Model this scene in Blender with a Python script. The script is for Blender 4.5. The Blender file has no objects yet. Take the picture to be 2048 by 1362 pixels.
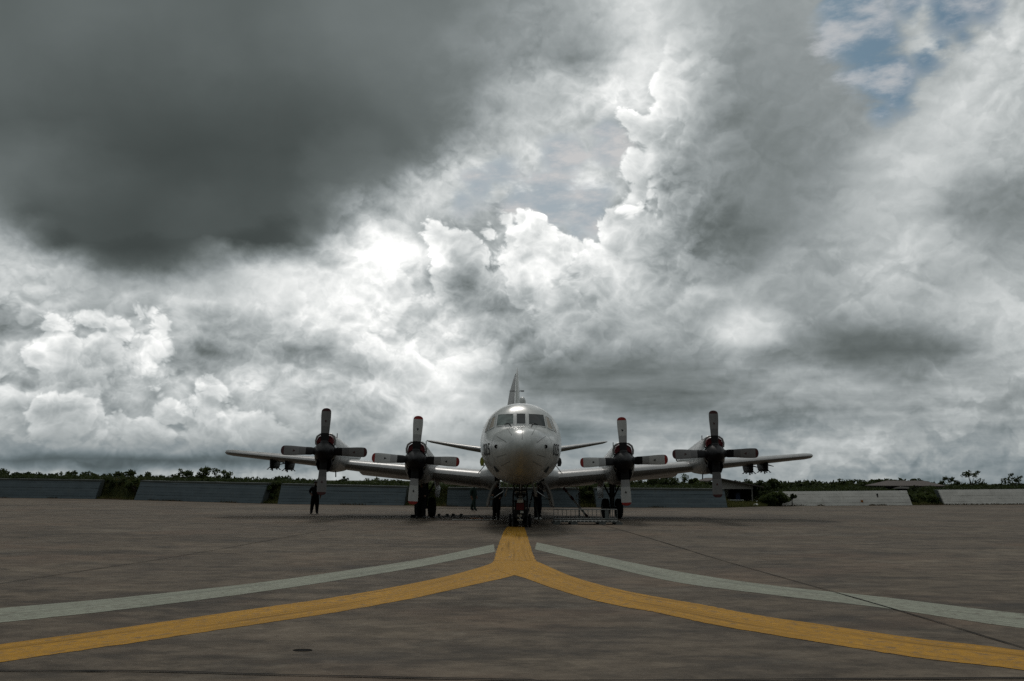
import bpy, bmesh, math, random
import numpy as np
from mathutils import Vector, Matrix, noise as mnoise

S = bpy.context.scene
COL = S.collection
RAD = math.radians

# ------------------------------------------------------------------ camera
cam_data = bpy.data.cameras.new('camera')
cam_data.sensor_width = 36.0
cam_data.lens = 29.88
cam_data.clip_start = 0.1
cam_data.clip_end = 9000.0
cam = bpy.data.objects.new('camera', cam_data)
COL.objects.link(cam)
cam.matrix_world = (Matrix.Translation((0, 0, 1.86)) @ Matrix.Rotation(RAD(90 + 9.386), 4, 'X')
                    @ Matrix.Rotation(RAD(0.35), 4, 'Z'))
S.camera = cam

# ------------------------------------------------------------------ sun (veiled by cloud, ahead of the camera)
SUN_EL, SUN_AZ = RAD(52), RAD(-6)          # azimuth measured from +Y towards +X
sun_data = bpy.data.lights.new('sun', 'SUN')
sun_data.energy = 0.75
sun_data.angle = RAD(12)
sun_data.color = (1.0, 0.95, 0.88)
sun = bpy.data.objects.new('sun', sun_data)
COL.objects.link(sun)
sd = Vector((math.sin(SUN_AZ) * math.cos(SUN_EL), math.cos(SUN_AZ) * math.cos(SUN_EL), math.sin(SUN_EL)))
sun.rotation_euler = sd.to_track_quat('Z', 'Y').to_euler()
sun.location = sd * 200

S.view_settings.view_transform = 'Standard'
S.view_settings.look = 'None'
S.view_settings.exposure = 0.0
S.view_settings.gamma = 1.0
S.view_settings.use_curve_mapping = False
S.render.engine = 'CYCLES'
S.cycles.use_adaptive_sampling = True
S.cycles.adaptive_threshold = 0.005
S.cycles.use_denoising = False
S.cycles.denoiser = 'OPENIMAGEDENOISE'
S.cycles.denoising_input_passes = 'RGB_ALBEDO_NORMAL'
S.cycles.denoising_prefilter = 'ACCURATE'
S.cycles.max_bounces = 6
S.cycles.diffuse_bounces = 3
S.cycles.glossy_bounces = 3

# ------------------------------------------------------------------ world: clear sky behind broken cloud
class NT:
    """tiny helper to write node trees as expressions"""
    def __init__(self, tree):
        self.t = tree
    def n(self, typ, **kw):
        nd = self.t.nodes.new(typ)
        for k, v in kw.items():
            setattr(nd, k, v)
        return nd
    def put(self, sock, v):
        if isinstance(v, bpy.types.NodeSocket):
            self.t.links.new(v, sock)
        else:
            sock.default_value = v
    def math(self, op, a, b=0.0, c=None, clamp=False):
        nd = self.n('ShaderNodeMath', operation=op, use_clamp=clamp)
        self.put(nd.inputs[0], a); self.put(nd.inputs[1], b)
        if c is not None:
            self.put(nd.inputs[2], c)
        return nd.outputs[0]
    def add(self, a, b): return self.math('ADD', a, b)
    def sub(self, a, b): return self.math('SUBTRACT', a, b)
    def mul(self, a, b): return self.math('MULTIPLY', a, b)
    def div(self, a, b): return self.math('DIVIDE', a, b)
    def vmath(self, op, a, b=None, scale=None):
        nd = self.n('ShaderNodeVectorMath', operation=op)
        self.put(nd.inputs[0], a)
        if b is not None: self.put(nd.inputs[1], b)
        if scale is not None: self.put(nd.inputs['Scale'], scale)
        return nd.outputs['Value'] if op in ('LENGTH', 'DOT_PRODUCT') else nd.outputs[0]
    def xyz(self, x=0.0, y=0.0, z=0.0):
        nd = self.n('ShaderNodeCombineXYZ')
        for s, v in zip(nd.inputs, (x, y, z)): self.put(s, v)
        return nd.outputs[0]
    def sep(self, v):
        nd = self.n('ShaderNodeSeparateXYZ'); self.put(nd.inputs[0], v)
        return nd.outputs
    def sstep(self, v, a, b, lo=0.0, hi=1.0, kind='SMOOTHSTEP'):
        nd = self.n('ShaderNodeMapRange', interpolation_type=kind)
        for s, x in zip(nd.inputs[:5], (v, a, b, lo, hi)): self.put(s, x)
        return nd.outputs[0]
    def noise(self, vec, scale, detail=6.0, rough=0.55, lac=2.0, dist=0.0, col=False, kind='FBM'):
        nd = self.n('ShaderNodeTexNoise', noise_dimensions='3D')
        nd.noise_type = kind
        self.put(nd.inputs['Vector'], vec)
        nd.inputs['Scale'].default_value = scale
        nd.inputs['Detail'].default_value = detail
        nd.inputs['Roughness'].default_value = rough
        nd.inputs['Lacunarity'].default_value = lac
        nd.inputs['Distortion'].default_value = dist
        return nd.outputs['Color'] if col else nd.outputs['Fac']
    def mix(self, f, a, b, typ='FLOAT', blend='MIX'):
        nd = self.n('ShaderNodeMix', data_type=typ)
        if typ == 'RGBA': nd.blend_type = blend
        i0 = {'FLOAT': (0, 2, 3, 0), 'RGBA': (0, 6, 7, 2), 'VECTOR': (0, 4, 5, 1)}[typ]
        self.put(nd.inputs[i0[0]], f); self.put(nd.inputs[i0[1]], a); self.put(nd.inputs[i0[2]], b)
        return nd.outputs[i0[3]]
    def ramp(self, f, stops, interp='LINEAR'):
        nd = self.n('ShaderNodeValToRGB'); cr = nd.color_ramp
        cr.interpolation = interp
        while len(cr.elements) < len(stops): cr.elements.new(0.5)
        for e, (p, c) in zip(cr.elements, stops):
            e.position = p
            e.color = c if len(c) == 4 else (*c, 1)
        self.put(nd.inputs[0], f)
        return nd.outputs[0]

def lin(v):
    v = v / 255.0
    return v / 12.92 if v <= 0.04045 else ((v + 0.055) / 1.055) ** 2.4

# brightness of the cloud deck (0-255 display scale) by elevation (degrees) across 66 degrees of azimuth
CLOUD_ROWS = [
    (0.39, [155,158,160,115,150,165,165,160,155,150,155,160,160,155,150,150,150,150,150,155,155,150,150,150,150,145,140,135,132,130,130,130,130]),
    (1.22, [112,108,106,105,108,110,110,108,110,115,130,150,150,150,150,150,150,150,150,155,155,150,150,145,150,150,145,140,140,138,145,145,140]),
    (2.05, [140,140,145,145,150,150,140,135,140,140,145,150,150,145,140,140,140,130,145,150,160,155,150,150,150,150,150,145,140,140,150,150,145]),
    (3.38, [165,160,155,160,165,170,165,165,165,170,165,160,170,190,175,140,140,110,120,125,130,145,155,150,140,140,150,155,150,150,145,140,150]),
    (4.71, [165,160,155,155,165,180,175,165,175,185,185,180,185,195,200,165,140,135,150,150,125,122,125,135,130,130,140,135,145,145,150,145,135]),
    (6.05, [165,165,180,170,190,195,190,170,185,180,180,185,195,205,205,180,130,115,110,108,108,110,115,125,140,145,150,155,150,155,160,160,150]),
    (7.40, [165,190,185,170,185,190,190,180,175,175,170,185,205,215,215,195,130,115,110,108,108,108,115,125,135,130,128,126,128,130,145,150,165]),
    (8.75, [160,205,190,170,190,190,130,135,165,135,125,190,210,215,220,215,155,150,135,130,125,125,135,150,140,125,112,108,110,115,130,165,185]),
    (10.09, [145,190,200,190,190,205,165,150,165,185,210,215,215,200,215,200,165,175,165,155,165,160,150,185,170,140,128,122,125,145,175,190,190]),
    (12.11, [170,190,185,195,195,205,215,205,210,195,215,215,215,205,200,165,150,190,195,195,195,190,170,165,165,160,155,165,180,175,180,195,175]),
    (14.13, [205,205,190,130,110,108,130,165,205,220,222,220,210,200,162,158,195,220,205,195,215,180,155,150,148,160,150,180,190,165,170,175,165]),
    (16.13, [190,150,95,80,76,78,84,84,82,92,115,185,240,250,185,178,215,215,200,215,225,185,150,138,135,150,165,185,195,190,175,155,150]),
    (18.11, [120,90,84,80,76,76,82,84,82,86,100,130,150,215,210,185,205,220,190,195,205,195,155,140,134,140,160,180,190,185,160,150,140]),
    (20.08, [105,98,92,86,80,74,72,74,76,80,86,94,108,160,215,195,185,205,215,205,200,170,155,140,136,140,150,175,190,195,185,165,150]),
    (22.02, [98,95,86,76,70,68,68,70,72,76,82,88,94,104,150,190,190,190,185,190,205,165,150,140,134,134,145,180,195,200,190,180,170]),
    (23.93, [88,82,76,74,72,72,73,75,78,82,87,92,98,104,112,150,185,185,212,190,195,195,145,138,134,132,140,150,170,190,200,190,185]),
    (25.81, [92,86,82,78,78,78,80,82,85,88,92,96,102,106,112,130,175,150,200,222,215,222,160,138,135,135,138,145,150,180,200,200,190]),
    (27.65, [95,90,88,86,86,86,88,90,92,95,98,103,108,112,112,114,125,130,142,205,215,215,150,140,138,138,140,140,150,160,185,205,200]),
    (29.45, [95,94,94,92,92,92,94,95,97,100,104,108,112,113,114,116,122,135,150,195,222,190,155,145,142,140,142,140,150,200,170,195,195]),
    (31.22, [92,96,98,98,98,98,98,98,99,102,106,110,114,112,112,116,125,150,148,205,225,190,160,150,148,148,150,140,150,185,150,180,170]),
]
PUFF_ROWS = [
    (2.05, [.4,.5,.5,.4,.3,.3,.5,.6,.5]),
    (5.38, [1,1,1,.8,.3,.2,.3,.4,.5]),
    (10.09, [.9,1,.7,.9,.8,.5,.4,.3,.5]),
    (14.13, [.6,.2,.3,.8,1,.8,.3,.4,.4]),
    (18.11, [.2,.1,.1,.6,1,.9,.2,.25,.3]),
    (23.93, [.1,0,0,.1,.5,.8,.2,.25,.5]),
    (31.22, [0,0,0,0,.2,.35,.15,.3,.6]),
]
# lobes as (azimuth share, elevation share, radius) of the cloud banks: (lobes, rim brightness, darkening behind)
SHADES = [
    (0.1978, 0.1162, 0.0586, 0.0244, -26),
    (0.3297, 0.1140, 0.0610, 0.0215, -24),
    (0.2662, 0.1254, 0.0391, 0.0146, -14),
    (0.2442, 0.1546, 0.0439, 0.0137, -12),
    (0.5960, 0.0956, 0.1416, 0.0439, -12),
    (0.5129, 0.1097, 0.0488, 0.0439, -12),
    (0.8301, 0.1289, 0.1123, 0.0439, -10),
    (0.9033, 0.1343, 0.0586, 0.0244, -8),
    (0.7070, 0.2305, 0.0586, 0.0586, -18),
    (0.9644, 0.2773, 0.0586, 0.0391, -20),
    (0.0685, 0.1488, 0.0537, 0.0195, 12),
    (0.3854, 0.2259, 0.0830, 0.0269, 26),
    (0.3417, 0.1747, 0.0879, 0.0439, 16),
    (0.4200, 0.1165, 0.0537, 0.0537, 12),
    (0.4006, 0.0774, 0.0586, 0.0293, 8),
    (0.5173, 0.1805, 0.0342, 0.0293, 14),
    (0.7323, 0.1478, 0.0537, 0.0293, 28),
    (0.6084, 0.3750, 0.0342, 0.0439, 18),
    (0.4514, 0.1947, 0.0317, 0.0464, -26),
    (0.3413, 0.3046, 0.0586, 0.0537, 10),
    (0.4865, 0.4267, 0.0635, 0.0439, 10),
    (0.4980, 0.1487, 0.0439, 0.0342, -16),
    (0.7111, 0.3119, 0.0830, 0.1270, -14),
    (0.1515, 0.2130, 0.0928, 0.0293, -20),
    (0.2733, 0.2304, 0.0586, 0.0244, -16),
    (0.0541, 0.2373, 0.0439, 0.0195, -10),
    (0.5760, 0.1565, 0.0439, 0.0293, -18),
    (0.0731, 0.0151, 0.1367, 0.0127, -20),
    (0.2052, 0.0159, 0.1123, 0.0107, -14),
    (0.1220, 0.0035, 0.0293, 0.0146, -22),
    (0.6357, 0.0280, 0.0781, 0.0107, 18),
    (0.6489, 0.1960, 0.0293, 0.0635, -14),
]
BANKS = [
    ([(0.4244, 0.2343, 0.0156), (0.4415, 0.2237, 0.0195), (0.4560, 0.2325, 0.0068), (0.4658, 0.2215, 0.0122), (0.4804, 0.2408, 0.0107), (0.4934, 0.2529, 0.0117), (0.5095, 0.2530, 0.0107), (0.5242, 0.2473, 0.0117), (0.5364, 0.2412, 0.0107), (0.5535, 0.2316, 0.0088), (0.5122, 0.2193, 0.0293), (0.5414, 0.2147, 0.0220), (0.4392, 0.1849, 0.0244), (0.4685, 0.1753, 0.0342), (0.5174, 0.1659, 0.0439), (0.5755, 0.2284, 0.0117), (0.5924, 0.2464, 0.0137), (0.6094, 0.2537, 0.0107), (0.6023, 0.2199, 0.0293), (0.6290, 0.2346, 0.0293), (0.6482, 0.2732, 0.0195), (0.6295, 0.1764, 0.0537), (0.5759, 0.1760, 0.0537), (0.4785, 0.1364, 0.0439)], 34, 26, ((0.5077, 0.1561), (0.5074, 0.2047)), ((0.6484, 0.2493), (0.6118, 0.2489))),
    ([(0.6159, 0.3478, 0.0098), (0.6146, 0.3317, 0.0107), (0.6211, 0.3154, 0.0146), (0.6149, 0.2989, 0.0137), (0.6213, 0.2801, 0.0156), (0.6477, 0.3251, 0.0293), (0.6474, 0.3620, 0.0195), (0.6667, 0.3850, 0.0146), (0.6912, 0.3673, 0.0586), (0.6965, 0.3117, 0.0635), (0.6921, 0.2593, 0.0537), (0.6811, 0.4165, 0.0391)], 34, 18, ((0.6551, 0.3205), (0.6332, 0.3203)), ((0.6290, 0.2346), (0.6287, 0.2730))),
    ([(0.0465, 0.1364, 0.0146), (0.0366, 0.1192, 0.0122), (0.0635, 0.1243, 0.0195), (0.0929, 0.1539, 0.0156), (0.1173, 0.1442, 0.0195), (0.1392, 0.1615, 0.0146), (0.1563, 0.1444, 0.0176), (0.1026, 0.1245, 0.0220), (0.1416, 0.1222, 0.0244), (0.0586, 0.1046, 0.0220), (0.0927, 0.0950, 0.0195)], 26, 18, ((0.0976, 0.0902), (0.0977, 0.1244)), ((0.2051, 0.1299), (0.1758, 0.1298))),
    ([(0.0732, 0.0754, 0.0146), (0.0927, 0.0683, 0.0176), (0.0487, 0.0607, 0.0195), (0.1122, 0.0514, 0.0195), (0.1563, 0.0808, 0.0088), (0.1611, 0.0614, 0.0195), (0.2051, 0.0762, 0.0176), (0.2198, 0.0617, 0.0195), (0.1954, 0.0471, 0.0244), (0.1465, 0.0371, 0.0293), (0.0731, 0.0367, 0.0293), (0.2541, 0.0474, 0.0195), (0.2736, 0.0379, 0.0195)], 20, 16, ((0.1465, 0.0275), (0.1465, 0.0516)), ((0.3127, 0.0526), (0.2638, 0.0523))),
]
GAPS = [
    (0.8264, 0.4565, 0.0366), (0.8437, 0.4236, 0.0391), (0.8633, 0.3944, 0.0342), (0.8733, 0.3738, 0.0220), (0.8588, 0.3617, 0.0171), (0.8995, 0.4094, 0.0220), (0.9233, 0.4561, 0.0293), (0.9356, 0.4338, 0.0146), (0.9547, 0.4629, 0.0220), (0.8821, 0.4597, 0.0195), (0.9139, 0.4238, 0.0171), (0.5917, 0.3383, 0.0171), (0.5918, 0.3198, 0.0171), (0.5456, 0.3147, 0.0244), (0.4873, 0.3003, 0.0220), (0.4679, 0.2861, 0.0220), (0.4510, 0.2717, 0.0176), (0.5362, 0.2722, 0.0317), (0.5752, 0.2630, 0.0269), (0.5607, 0.2437, 0.0166), (0.5070, 0.2720, 0.0220), (0.5897, 0.2822, 0.0122)
]
SKYK = 0.42

world = bpy.data.worlds.new('World')
S.world = world
world.use_nodes = True
wt = world.node_tree
wt.nodes.clear()
W = NT(wt)
d = W.n('ShaderNodeTexCoord').outputs['Generated']
dx, dy, dz = W.sep(d)
HALF = RAD(33.0)
az = W.math('ARCTAN2', dx, dy)
az = W.sub(W.math('PINGPONG', W.add(az, HALF), 2 * HALF), HALF)
el = W.mul(W.math('ARCSINE', dz), 180 / math.pi)
v0 = W.div(el, W.math('COSINE', az))
u0 = W.add(W.mul(W.math('TANGENT', az), W.sub(1727 / 2048, W.mul(v0, 166 / 31.2 / 2048))), 0.5)

# turbulence pushes the deck about so that every edge breaks into puffs and wisps
dw = W.vmath('MULTIPLY', d, (1.0, 1.0, 1.22))
n1 = W.sep(W.noise(dw, 8.0, 8.0, 0.54, col=True))
lowk = W.sstep(v0, 2.0, 18.0, 0.22, 1.0)
n2 = W.sep(W.noise(W.vmath('ADD', dw, (3.1, 7.7, 1.3)), 24.0, 6.0, 0.6, col=True))
left = W.sstep(u0, 0.62, 0.45, 0.35, 1.0)
u = W.add(u0, W.mul(W.add(W.mul(W.sub(n1[0], 0.5), 0.075), W.mul(W.mul(W.sub(n2[0], 0.5), 0.026), left)), lowk))
v = W.add(v0, W.mul(W.add(W.mul(W.sub(n1[1], 0.5), 3.6), W.mul(W.mul(W.sub(n2[1], 0.5), 1.5), left)), lowk))

base = None
prev_el = None
NC = 32
for el_deg, vals in CLOUD_ROWS:
    xs = np.linspace(0, len(vals) - 1, NC)
    vv = np.interp(xs, range(len(vals)), vals)
    stops = [(i / (NC - 1), (vv[i] / 400.0,) * 3) for i in range(NC)]
    r = W.ramp(u, stops, 'CARDINAL')
    if base is None:
        base = r
    else:
        base = W.mix(W.sstep(v, prev_el, el_deg, kind='LINEAR'), base, r)
    prev_el = el_deg
lum = W.mul(base, 400.0)
lum = W.add(lum, W.mul(W.sstep(v0, 14.0, 8.0, 2.0, 9.0), W.sstep(lum, 200.0, 170.0)))

# how puffed the deck is, region by region
puff = None
prev_el = None
for el_deg, vals in PUFF_ROWS:
    r = W.ramp(u0, [(i / (len(vals) - 1), (c,) * 3) for i, c in enumerate(vals)], 'EASE')
    puff = r if puff is None else W.mix(W.sstep(v0, prev_el, el_deg), puff, r)
    prev_el = el_deg

# cauliflower height: rounded bumps with sharp creases, lit from the sun's side
def billow(vec):
    out = None
    for sc, am in ((13.0, 1.0), (27.0, 0.55), (57.0, 0.30), (118.0, 0.17), (240.0, 0.09)):
        o = W.mul(W.math('ABSOLUTE', W.sub(W.noise(vec, sc, 0.0), 0.5)), 2.0 * am)
        out = o if out is None else W.add(out, o)
    return out
q = W.vmath('ADD', dw, W.vmath('SCALE', W.vmath('SUBTRACT', W.noise(dw, 20.0, 3.0, 0.55, col=True), (0.5, 0.5, 0.5)), scale=0.03))
b0 = billow(q)
b1 = billow(W.vmath('ADD', q, (-0.002, 0.0, 0.010)))
relief = W.sub(b0, b1)
fine = W.sub(W.noise(dw, 17.0, 8.0, 0.6), 0.5)
soft = W.mul(W.sub(W.noise(dw, 5.0, 5.0, 0.45), 0.5), 34.0)
lit = W.sstep(lum, 85.0, 150.0)
shade = W.add(W.mul(relief, 100.0), W.add(W.mul(W.sub(b0, 0.42), -16.0), W.mul(fine, 16.0)))
lum2 = W.add(lum, W.add(W.mul(shade, W.mul(puff, lit)), W.add(soft, W.mul(fine, W.sstep(lum, 85.0, 150.0, 2.0, 12.0)))))
# overlapping heaps: each has a crisp bright crown that dulls towards its core
for sc, off, thr, top in ((4.2, (5, 2, 9), 0.50, 30.0), (8.5, (1, 8, 3), 0.53, 26.0)):
    g = W.add(W.noise(W.vmath('ADD', dw, off), sc, 4.0, 0.5), W.mul(W.sub(b0, 0.42), 0.075))
    c = W.sstep(g, thr, thr + 0.018)
    add = W.mul(c, W.sub(W.sstep(g, thr, thr + 0.16, top, 0.0), 9.0))
    lum2 = W.add(lum2, W.mul(add, W.mul(puff, lit)))

# flat-bottomed shaded bases and sunlit patches (share of azimuth, of elevation, half sizes, change)
uvw = W.xyz(u, W.mul(v, 0.01449), 0.0)
for cu, cv, rx, ry, amt_ in SHADES:
    mp = W.n('ShaderNodeMapping', vector_type='TEXTURE')
    W.put(mp.inputs['Vector'], uvw)
    mp.inputs['Location'].default_value = (cu, cv, 0); mp.inputs['Scale'].default_value = (rx, ry, 1)
    g = W.n('ShaderNodeTexGradient', gradient_type='SPHERICAL'); W.put(g.inputs[0], mp.outputs[0])
    lum2 = W.add(lum2, W.sstep(g.outputs['Fac'], 0.0, 0.62, 0.0, amt_))
# layered streaks low down on the right
strata = W.noise(W.vmath('MULTIPLY', d, (1.0, 1.0, 5.5)), 6.5, 7.0, 0.55)
low = W.mul(W.sstep(v0, 12.0, 5.0), W.sstep(u0, 0.30, 0.60))
lum2 = W.add(lum2, W.mul(W.mul(W.sub(strata, 0.5), 125.0), low))

# cloud banks with hard, cauliflower outlines: unions of round lobes in (azimuth, elevation)
uv = W.xyz(u0, W.mul(v0, 0.01449), 0.0)
def lobes(table, wob, margin=0.055):
    f = None
    for cu, cv, r in table:
        mp = W.n('ShaderNodeMapping', vector_type='TEXTURE')
        W.put(mp.inputs['Vector'], uv)
        mp.inputs['Location'].default_value = (cu, cv, 0)
        k = r + margin
        mp.inputs['Scale'].default_value = (k, k, k)
        g = W.n('ShaderNodeTexGradient', gradient_type='SPHERICAL')
        W.put(g.inputs[0], mp.outputs[0])
        o = W.math('MULTIPLY_ADD', g.outputs['Fac'], k, -margin)
        f = o if f is None else W.math('SMOOTH_MAX', f, o, 0.006)
    return W.add(f, wob)
bump = W.mul(W.sub(b0, 0.42), 0.028)
for table, rim, drop, *fades in BANKS:
    f = lobes(table, bump)
    m_ = 1.0
    for (ax, ay), (bx, by) in fades:        # 0..1 from point a to point b: the bank melts into the deck on a's side
        L2 = (bx - ax) ** 2 + (by - ay) ** 2
        g = W.vmath('DOT_PRODUCT', W.vmath('SUBTRACT', uv, (ax, ay, 0)), ((bx - ax) / L2, (by - ay) / L2, 0))
        m_ = W.mul(m_, W.sstep(g, 0.0, 1.0))
    g = m_
    a = W.sstep(f, -0.001, 0.005)
    edge = W.mul(W.sstep(f, 0.0, 0.035, rim, 0.0), g)
    outside = W.sub(lum2, W.mul(W.sstep(f, -0.014, 0.0, 0.0, drop), g))
    lum2 = W.mix(a, outside, W.add(lum2, edge))
    bank_cover = a if table is BANKS[0][0] else W.math('MAXIMUM', bank_cover, a)

# gaps where the clear sky shows, with thin cirrus
wisp = W.noise(W.vmath('MULTIPLY', dw, (0.7, 1.0, 1.6)), 16.0, 9.0, 0.62)
gap = lobes(GAPS, W.mul(W.sub(wisp, 0.5), 0.09), 0.06)
gap = W.sstep(gap, -0.006, 0.016)
gap = W.mul(gap, W.sub(1.0, bank_cover))

# overhead and behind: unseen cloud, dark low, bright aloft, shaped for its light
zen = W.add(W.add(20.0, W.mul(W.math('MAXIMUM', dz, 0.0), 202.0)), W.mul(W.sub(W.noise(dw, 2.6, 7.0, 0.55), 0.5), 150.0))
lum2 = W.mix(W.math('MAXIMUM', W.sstep(v0, 31.0, 50.0), W.sstep(dy, 0.35, -0.25)), lum2, zen)
lum2 = W.math('SMOOTH_MAX', lum2, 66.0, 24.0)
# display scale -> linear radiance
lr = W.math('POWER', W.div(W.add(W.div(lum2, 255.0), 0.055), 1.055), 2.4)
tint = W.ramp(W.div(lum2, 260.0), [(0.25, (0.87, 1.045, 1.01)), (0.55, (0.92, 1.02, 1.035)), (0.85, (0.98, 1.01, 1.0)), (1.0, (1.0, 1.005, 0.985))])
tint = W.vmath('MULTIPLY', tint, W.mix(W.mul(W.sstep(v0, 6.0, 1.5), W.sstep(lum2, 175.0, 110.0)), (1, 1, 1), (0.92, 1.0, 1.07), 'VECTOR'))
cloud = W.vmath('SCALE', tint, scale=W.mul(lr, 10.0))
sky = W.n('ShaderNodeTexSky', sky_type='NISHITA')
sky.sun_disc = False
sky.sun_elevation = SUN_EL
sky.sun_rotation = SUN_AZ
sky.dust_density = 2.0
cirrus = W.math('ADD', W.sstep(wisp, 0.42, 0.72, 0.0, 0.75), W.sstep(u0, 0.68, 0.60, 0.0, 0.42), clamp=True)
clear = W.mix(cirrus, W.vmath('MULTIPLY', W.vmath('SCALE', sky.outputs[0], scale=SKYK), (0.80, 1.06, 1.06)), W.vmath('SCALE', (1, 1, 1), scale=5.6), 'VECTOR')
cloud = W.mix(gap, cloud, clear, 'VECTOR')
bg = W.n('ShaderNodeBackground')
bg.inputs['Strength'].default_value = 0.1
wo = W.n('ShaderNodeOutputWorld')
wt.links.new(cloud, bg.inputs['Color'])
wt.links.new(bg.outputs[0], wo.inputs[0])
world.cycles.sampling_method = 'MANUAL'
world.cycles.sample_map_resolution = 2048

# ------------------------------------------------------------------ helpers
class MB:
    """collects shapes into one mesh"""
    def __init__(self):
        self.v, self.f, self.m = [], [], []
        self.uv = None
    def add(self, verts, faces, mi=0, M=None):
        o = len(self.v)
        self.v += [tuple(M @ Vector(p)) for p in verts] if M is not None else [tuple(p) for p in verts]
        self.f += [tuple(i + o for i in f) for f in faces]
        self.m += [mi] * len(faces)
        return self
    def box(self, c, s, mi=0, M=None, taper=1.0):
        x, y, z = (k / 2 for k in s)
        t = taper
        vs = [(-x, -y, -z), (x, -y, -z), (x, y, -z), (-x, y, -z), (-x * t, -y * t, z), (x * t, -y * t, z), (x * t, y * t, z), (-x * t, y * t, z)]
        T = Matrix.Translation(c)
        if M is not None: T = T @ M
        return self.add(vs, [(3, 2, 1, 0), (4, 5, 6, 7), (0, 1, 5, 4), (1, 2, 6, 5), (2, 3, 7, 6), (3, 0, 4, 7)], mi, T)
    def loft(self, rings, mi=0, cap=True, closed=True):
        n = len(rings[0]); o = len(self.v)
        for r in rings: self.v += [tuple(p) for p in r]
        k = n if closed else n - 1
        for j in range(len(rings) - 1):
            for i in range(k):
                a, b = o + j * n + i, o + j * n + (i + 1) % n
                self.f.append((a, b, b + n, a + n)); self.m.append(mi)
        if cap and closed:
            self.f.append(tuple(o + i for i in range(n))[::-1]); self.m.append(mi)
            e = o + (len(rings) - 1) * n
            self.f.append(tuple(e + i for i in range(n))); self.m.append(mi)
        return self
    def tube(self, pts, r, n=8, mi=0, cap=True):
        pts = [Vector(p) for p in pts]
        rs = r if isinstance(r, (list, tuple)) else [r] * len(pts)
        rings = []
        ref = None
        for i, p in enumerate(pts):
            t = (pts[min(i + 1, len(pts) - 1)] - pts[max(i - 1, 0)]).normalized()
            if ref is None: ref = Vector((0, 0, 1)) if abs(t.z) < 0.9 else Vector((1, 0, 0))
            u = t.cross(ref).normalized(); w = t.cross(u).normalized()
            ref = w.cross(t) if False else ref
            rings.append([p + (u * math.cos(a) + w * math.sin(a)) * rs[i] for a in (2 * math.pi * k / n for k in range(n))])
        return self.loft(rings, mi, cap)
    def lathe(self, prof, n=24, mi=0, axis='X', at=(0, 0, 0), cap=True):
        """prof: (distance along axis, radius)"""
        rings = []
        for h, r in prof:
            ring = []
            for k in range(n):
                a = 2 * math.pi * k / n
                c, s = r * math.cos(a), r * math.sin(a)
                p = {'X': (h, c, s), 'Y': (c, h, s), 'Z': (c, s, h)}[axis]
                ring.append((p[0] + at[0], p[1] + at[1], p[2] + at[2]))
            rings.append(ring)
        return self.loft(rings, mi, cap)
    def grid(self, fn, nu, nv, mi=0):
        o = len(self.v)
        for j in range(nv + 1):
            for i in range(nu + 1): self.v.append(tuple(fn(i / nu, j / nv)))
        for j in range(nv):
            for i in range(nu):
                a = o + j * (nu + 1) + i
                self.f.append((a, a + 1, a + nu + 2, a + nu + 1)); self.m.append(mi)
        return self
    def build(self, name, mats, parent=None, angle=40, loc=None, fix=True):
        me = bpy.data.meshes.new(name)
        me.from_pydata(self.v, [], self.f)
        for m in (mats if isinstance(mats, (list, tuple)) else [mats]): me.materials.append(m)
        me.polygons.foreach_set('material_index', self.m)
        if fix:
            bm = bmesh.new(); bm.from_mesh(me)
            bmesh.ops.recalc_face_normals(bm, faces=bm.faces)
            bm.to_mesh(me); bm.free()
        me.polygons.foreach_set('use_smooth', [True] * len(me.polygons))
        me.set_sharp_from_angle(angle=RAD(angle))
        o = bpy.data.objects.new(name, me)
        COL.objects.link(o)
        if parent is not None: o.parent = parent
        if loc is not None: o.location = loc
        return o

def tag(o, label=None, cat=None, group=None, kind=None):
    for k, x in (('label', label), ('category', cat), ('group', group), ('kind', kind)):
        if x: o[k] = x
    return o

def thing(name, label, cat, loc=(0, 0, 0), rz=0.0, group=None):
    o = bpy.data.objects.new(name, None)
    COL.objects.link(o)
    o.location = loc; o.rotation_euler = (0, 0, rz); o.empty_display_size = 0.3
    return tag(o, label, cat, group)

def copy_tree(o, parent=None):
    c = o.copy(); COL.objects.link(c)
    if parent is not None: c.parent = parent
    for ch in list(o.children): copy_tree(ch, c)
    return c

def principled(m):
    m.use_nodes = True
    nt = m.node_tree
    return NT(nt), nt.nodes['Principled BSDF']

def mat(name, col, rough=0.6, metal=0.0, var=0.25, scale=3.0, spec=0.4, bump=0.0, stretch=(1, 1, 1), coat=0.0):
    """paint / rubber / metal with uneven tone and roughness"""
    m = bpy.data.materials.new(name)
    N, p = principled(m)
    co = N.n('ShaderNodeTexCoord').outputs['Object']
    co = N.vmath('MULTIPLY', co, stretch)
    f = N.noise(co, scale, 7.0, 0.6)
    g = N.noise(co, scale * 7, 4.0, 0.6)
    k = N.add(1.0, N.mul(N.add(N.mul(N.sub(f, 0.5), 1.4), N.mul(N.sub(g, 0.5), 0.6)), var * 2))
    N.put(p.inputs['Base Color'], N.vmath('SCALE', (*col,), scale=k))
    N.put(p.inputs['Roughness'], N.math('ADD', N.mul(N.sub(f, 0.5), 0.35), rough, clamp=True))
    p.inputs['Metallic'].default_value = metal
    p.inputs['Specular IOR Level'].default_value = spec
    p.inputs['Coat Weight'].default_value = coat
    p.inputs['Coat Roughness'].default_value = 0.25
    if bump:
        b = N.n('ShaderNodeBump'); b.inputs['Strength'].default_value = bump; b.inputs['Distance'].default_value = 0.01
        N.put(b.inputs['Height'], N.noise(co, scale * 12, 6.0, 0.6)); N.put(p.inputs['Normal'], b.outputs[0])
    return m

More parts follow.
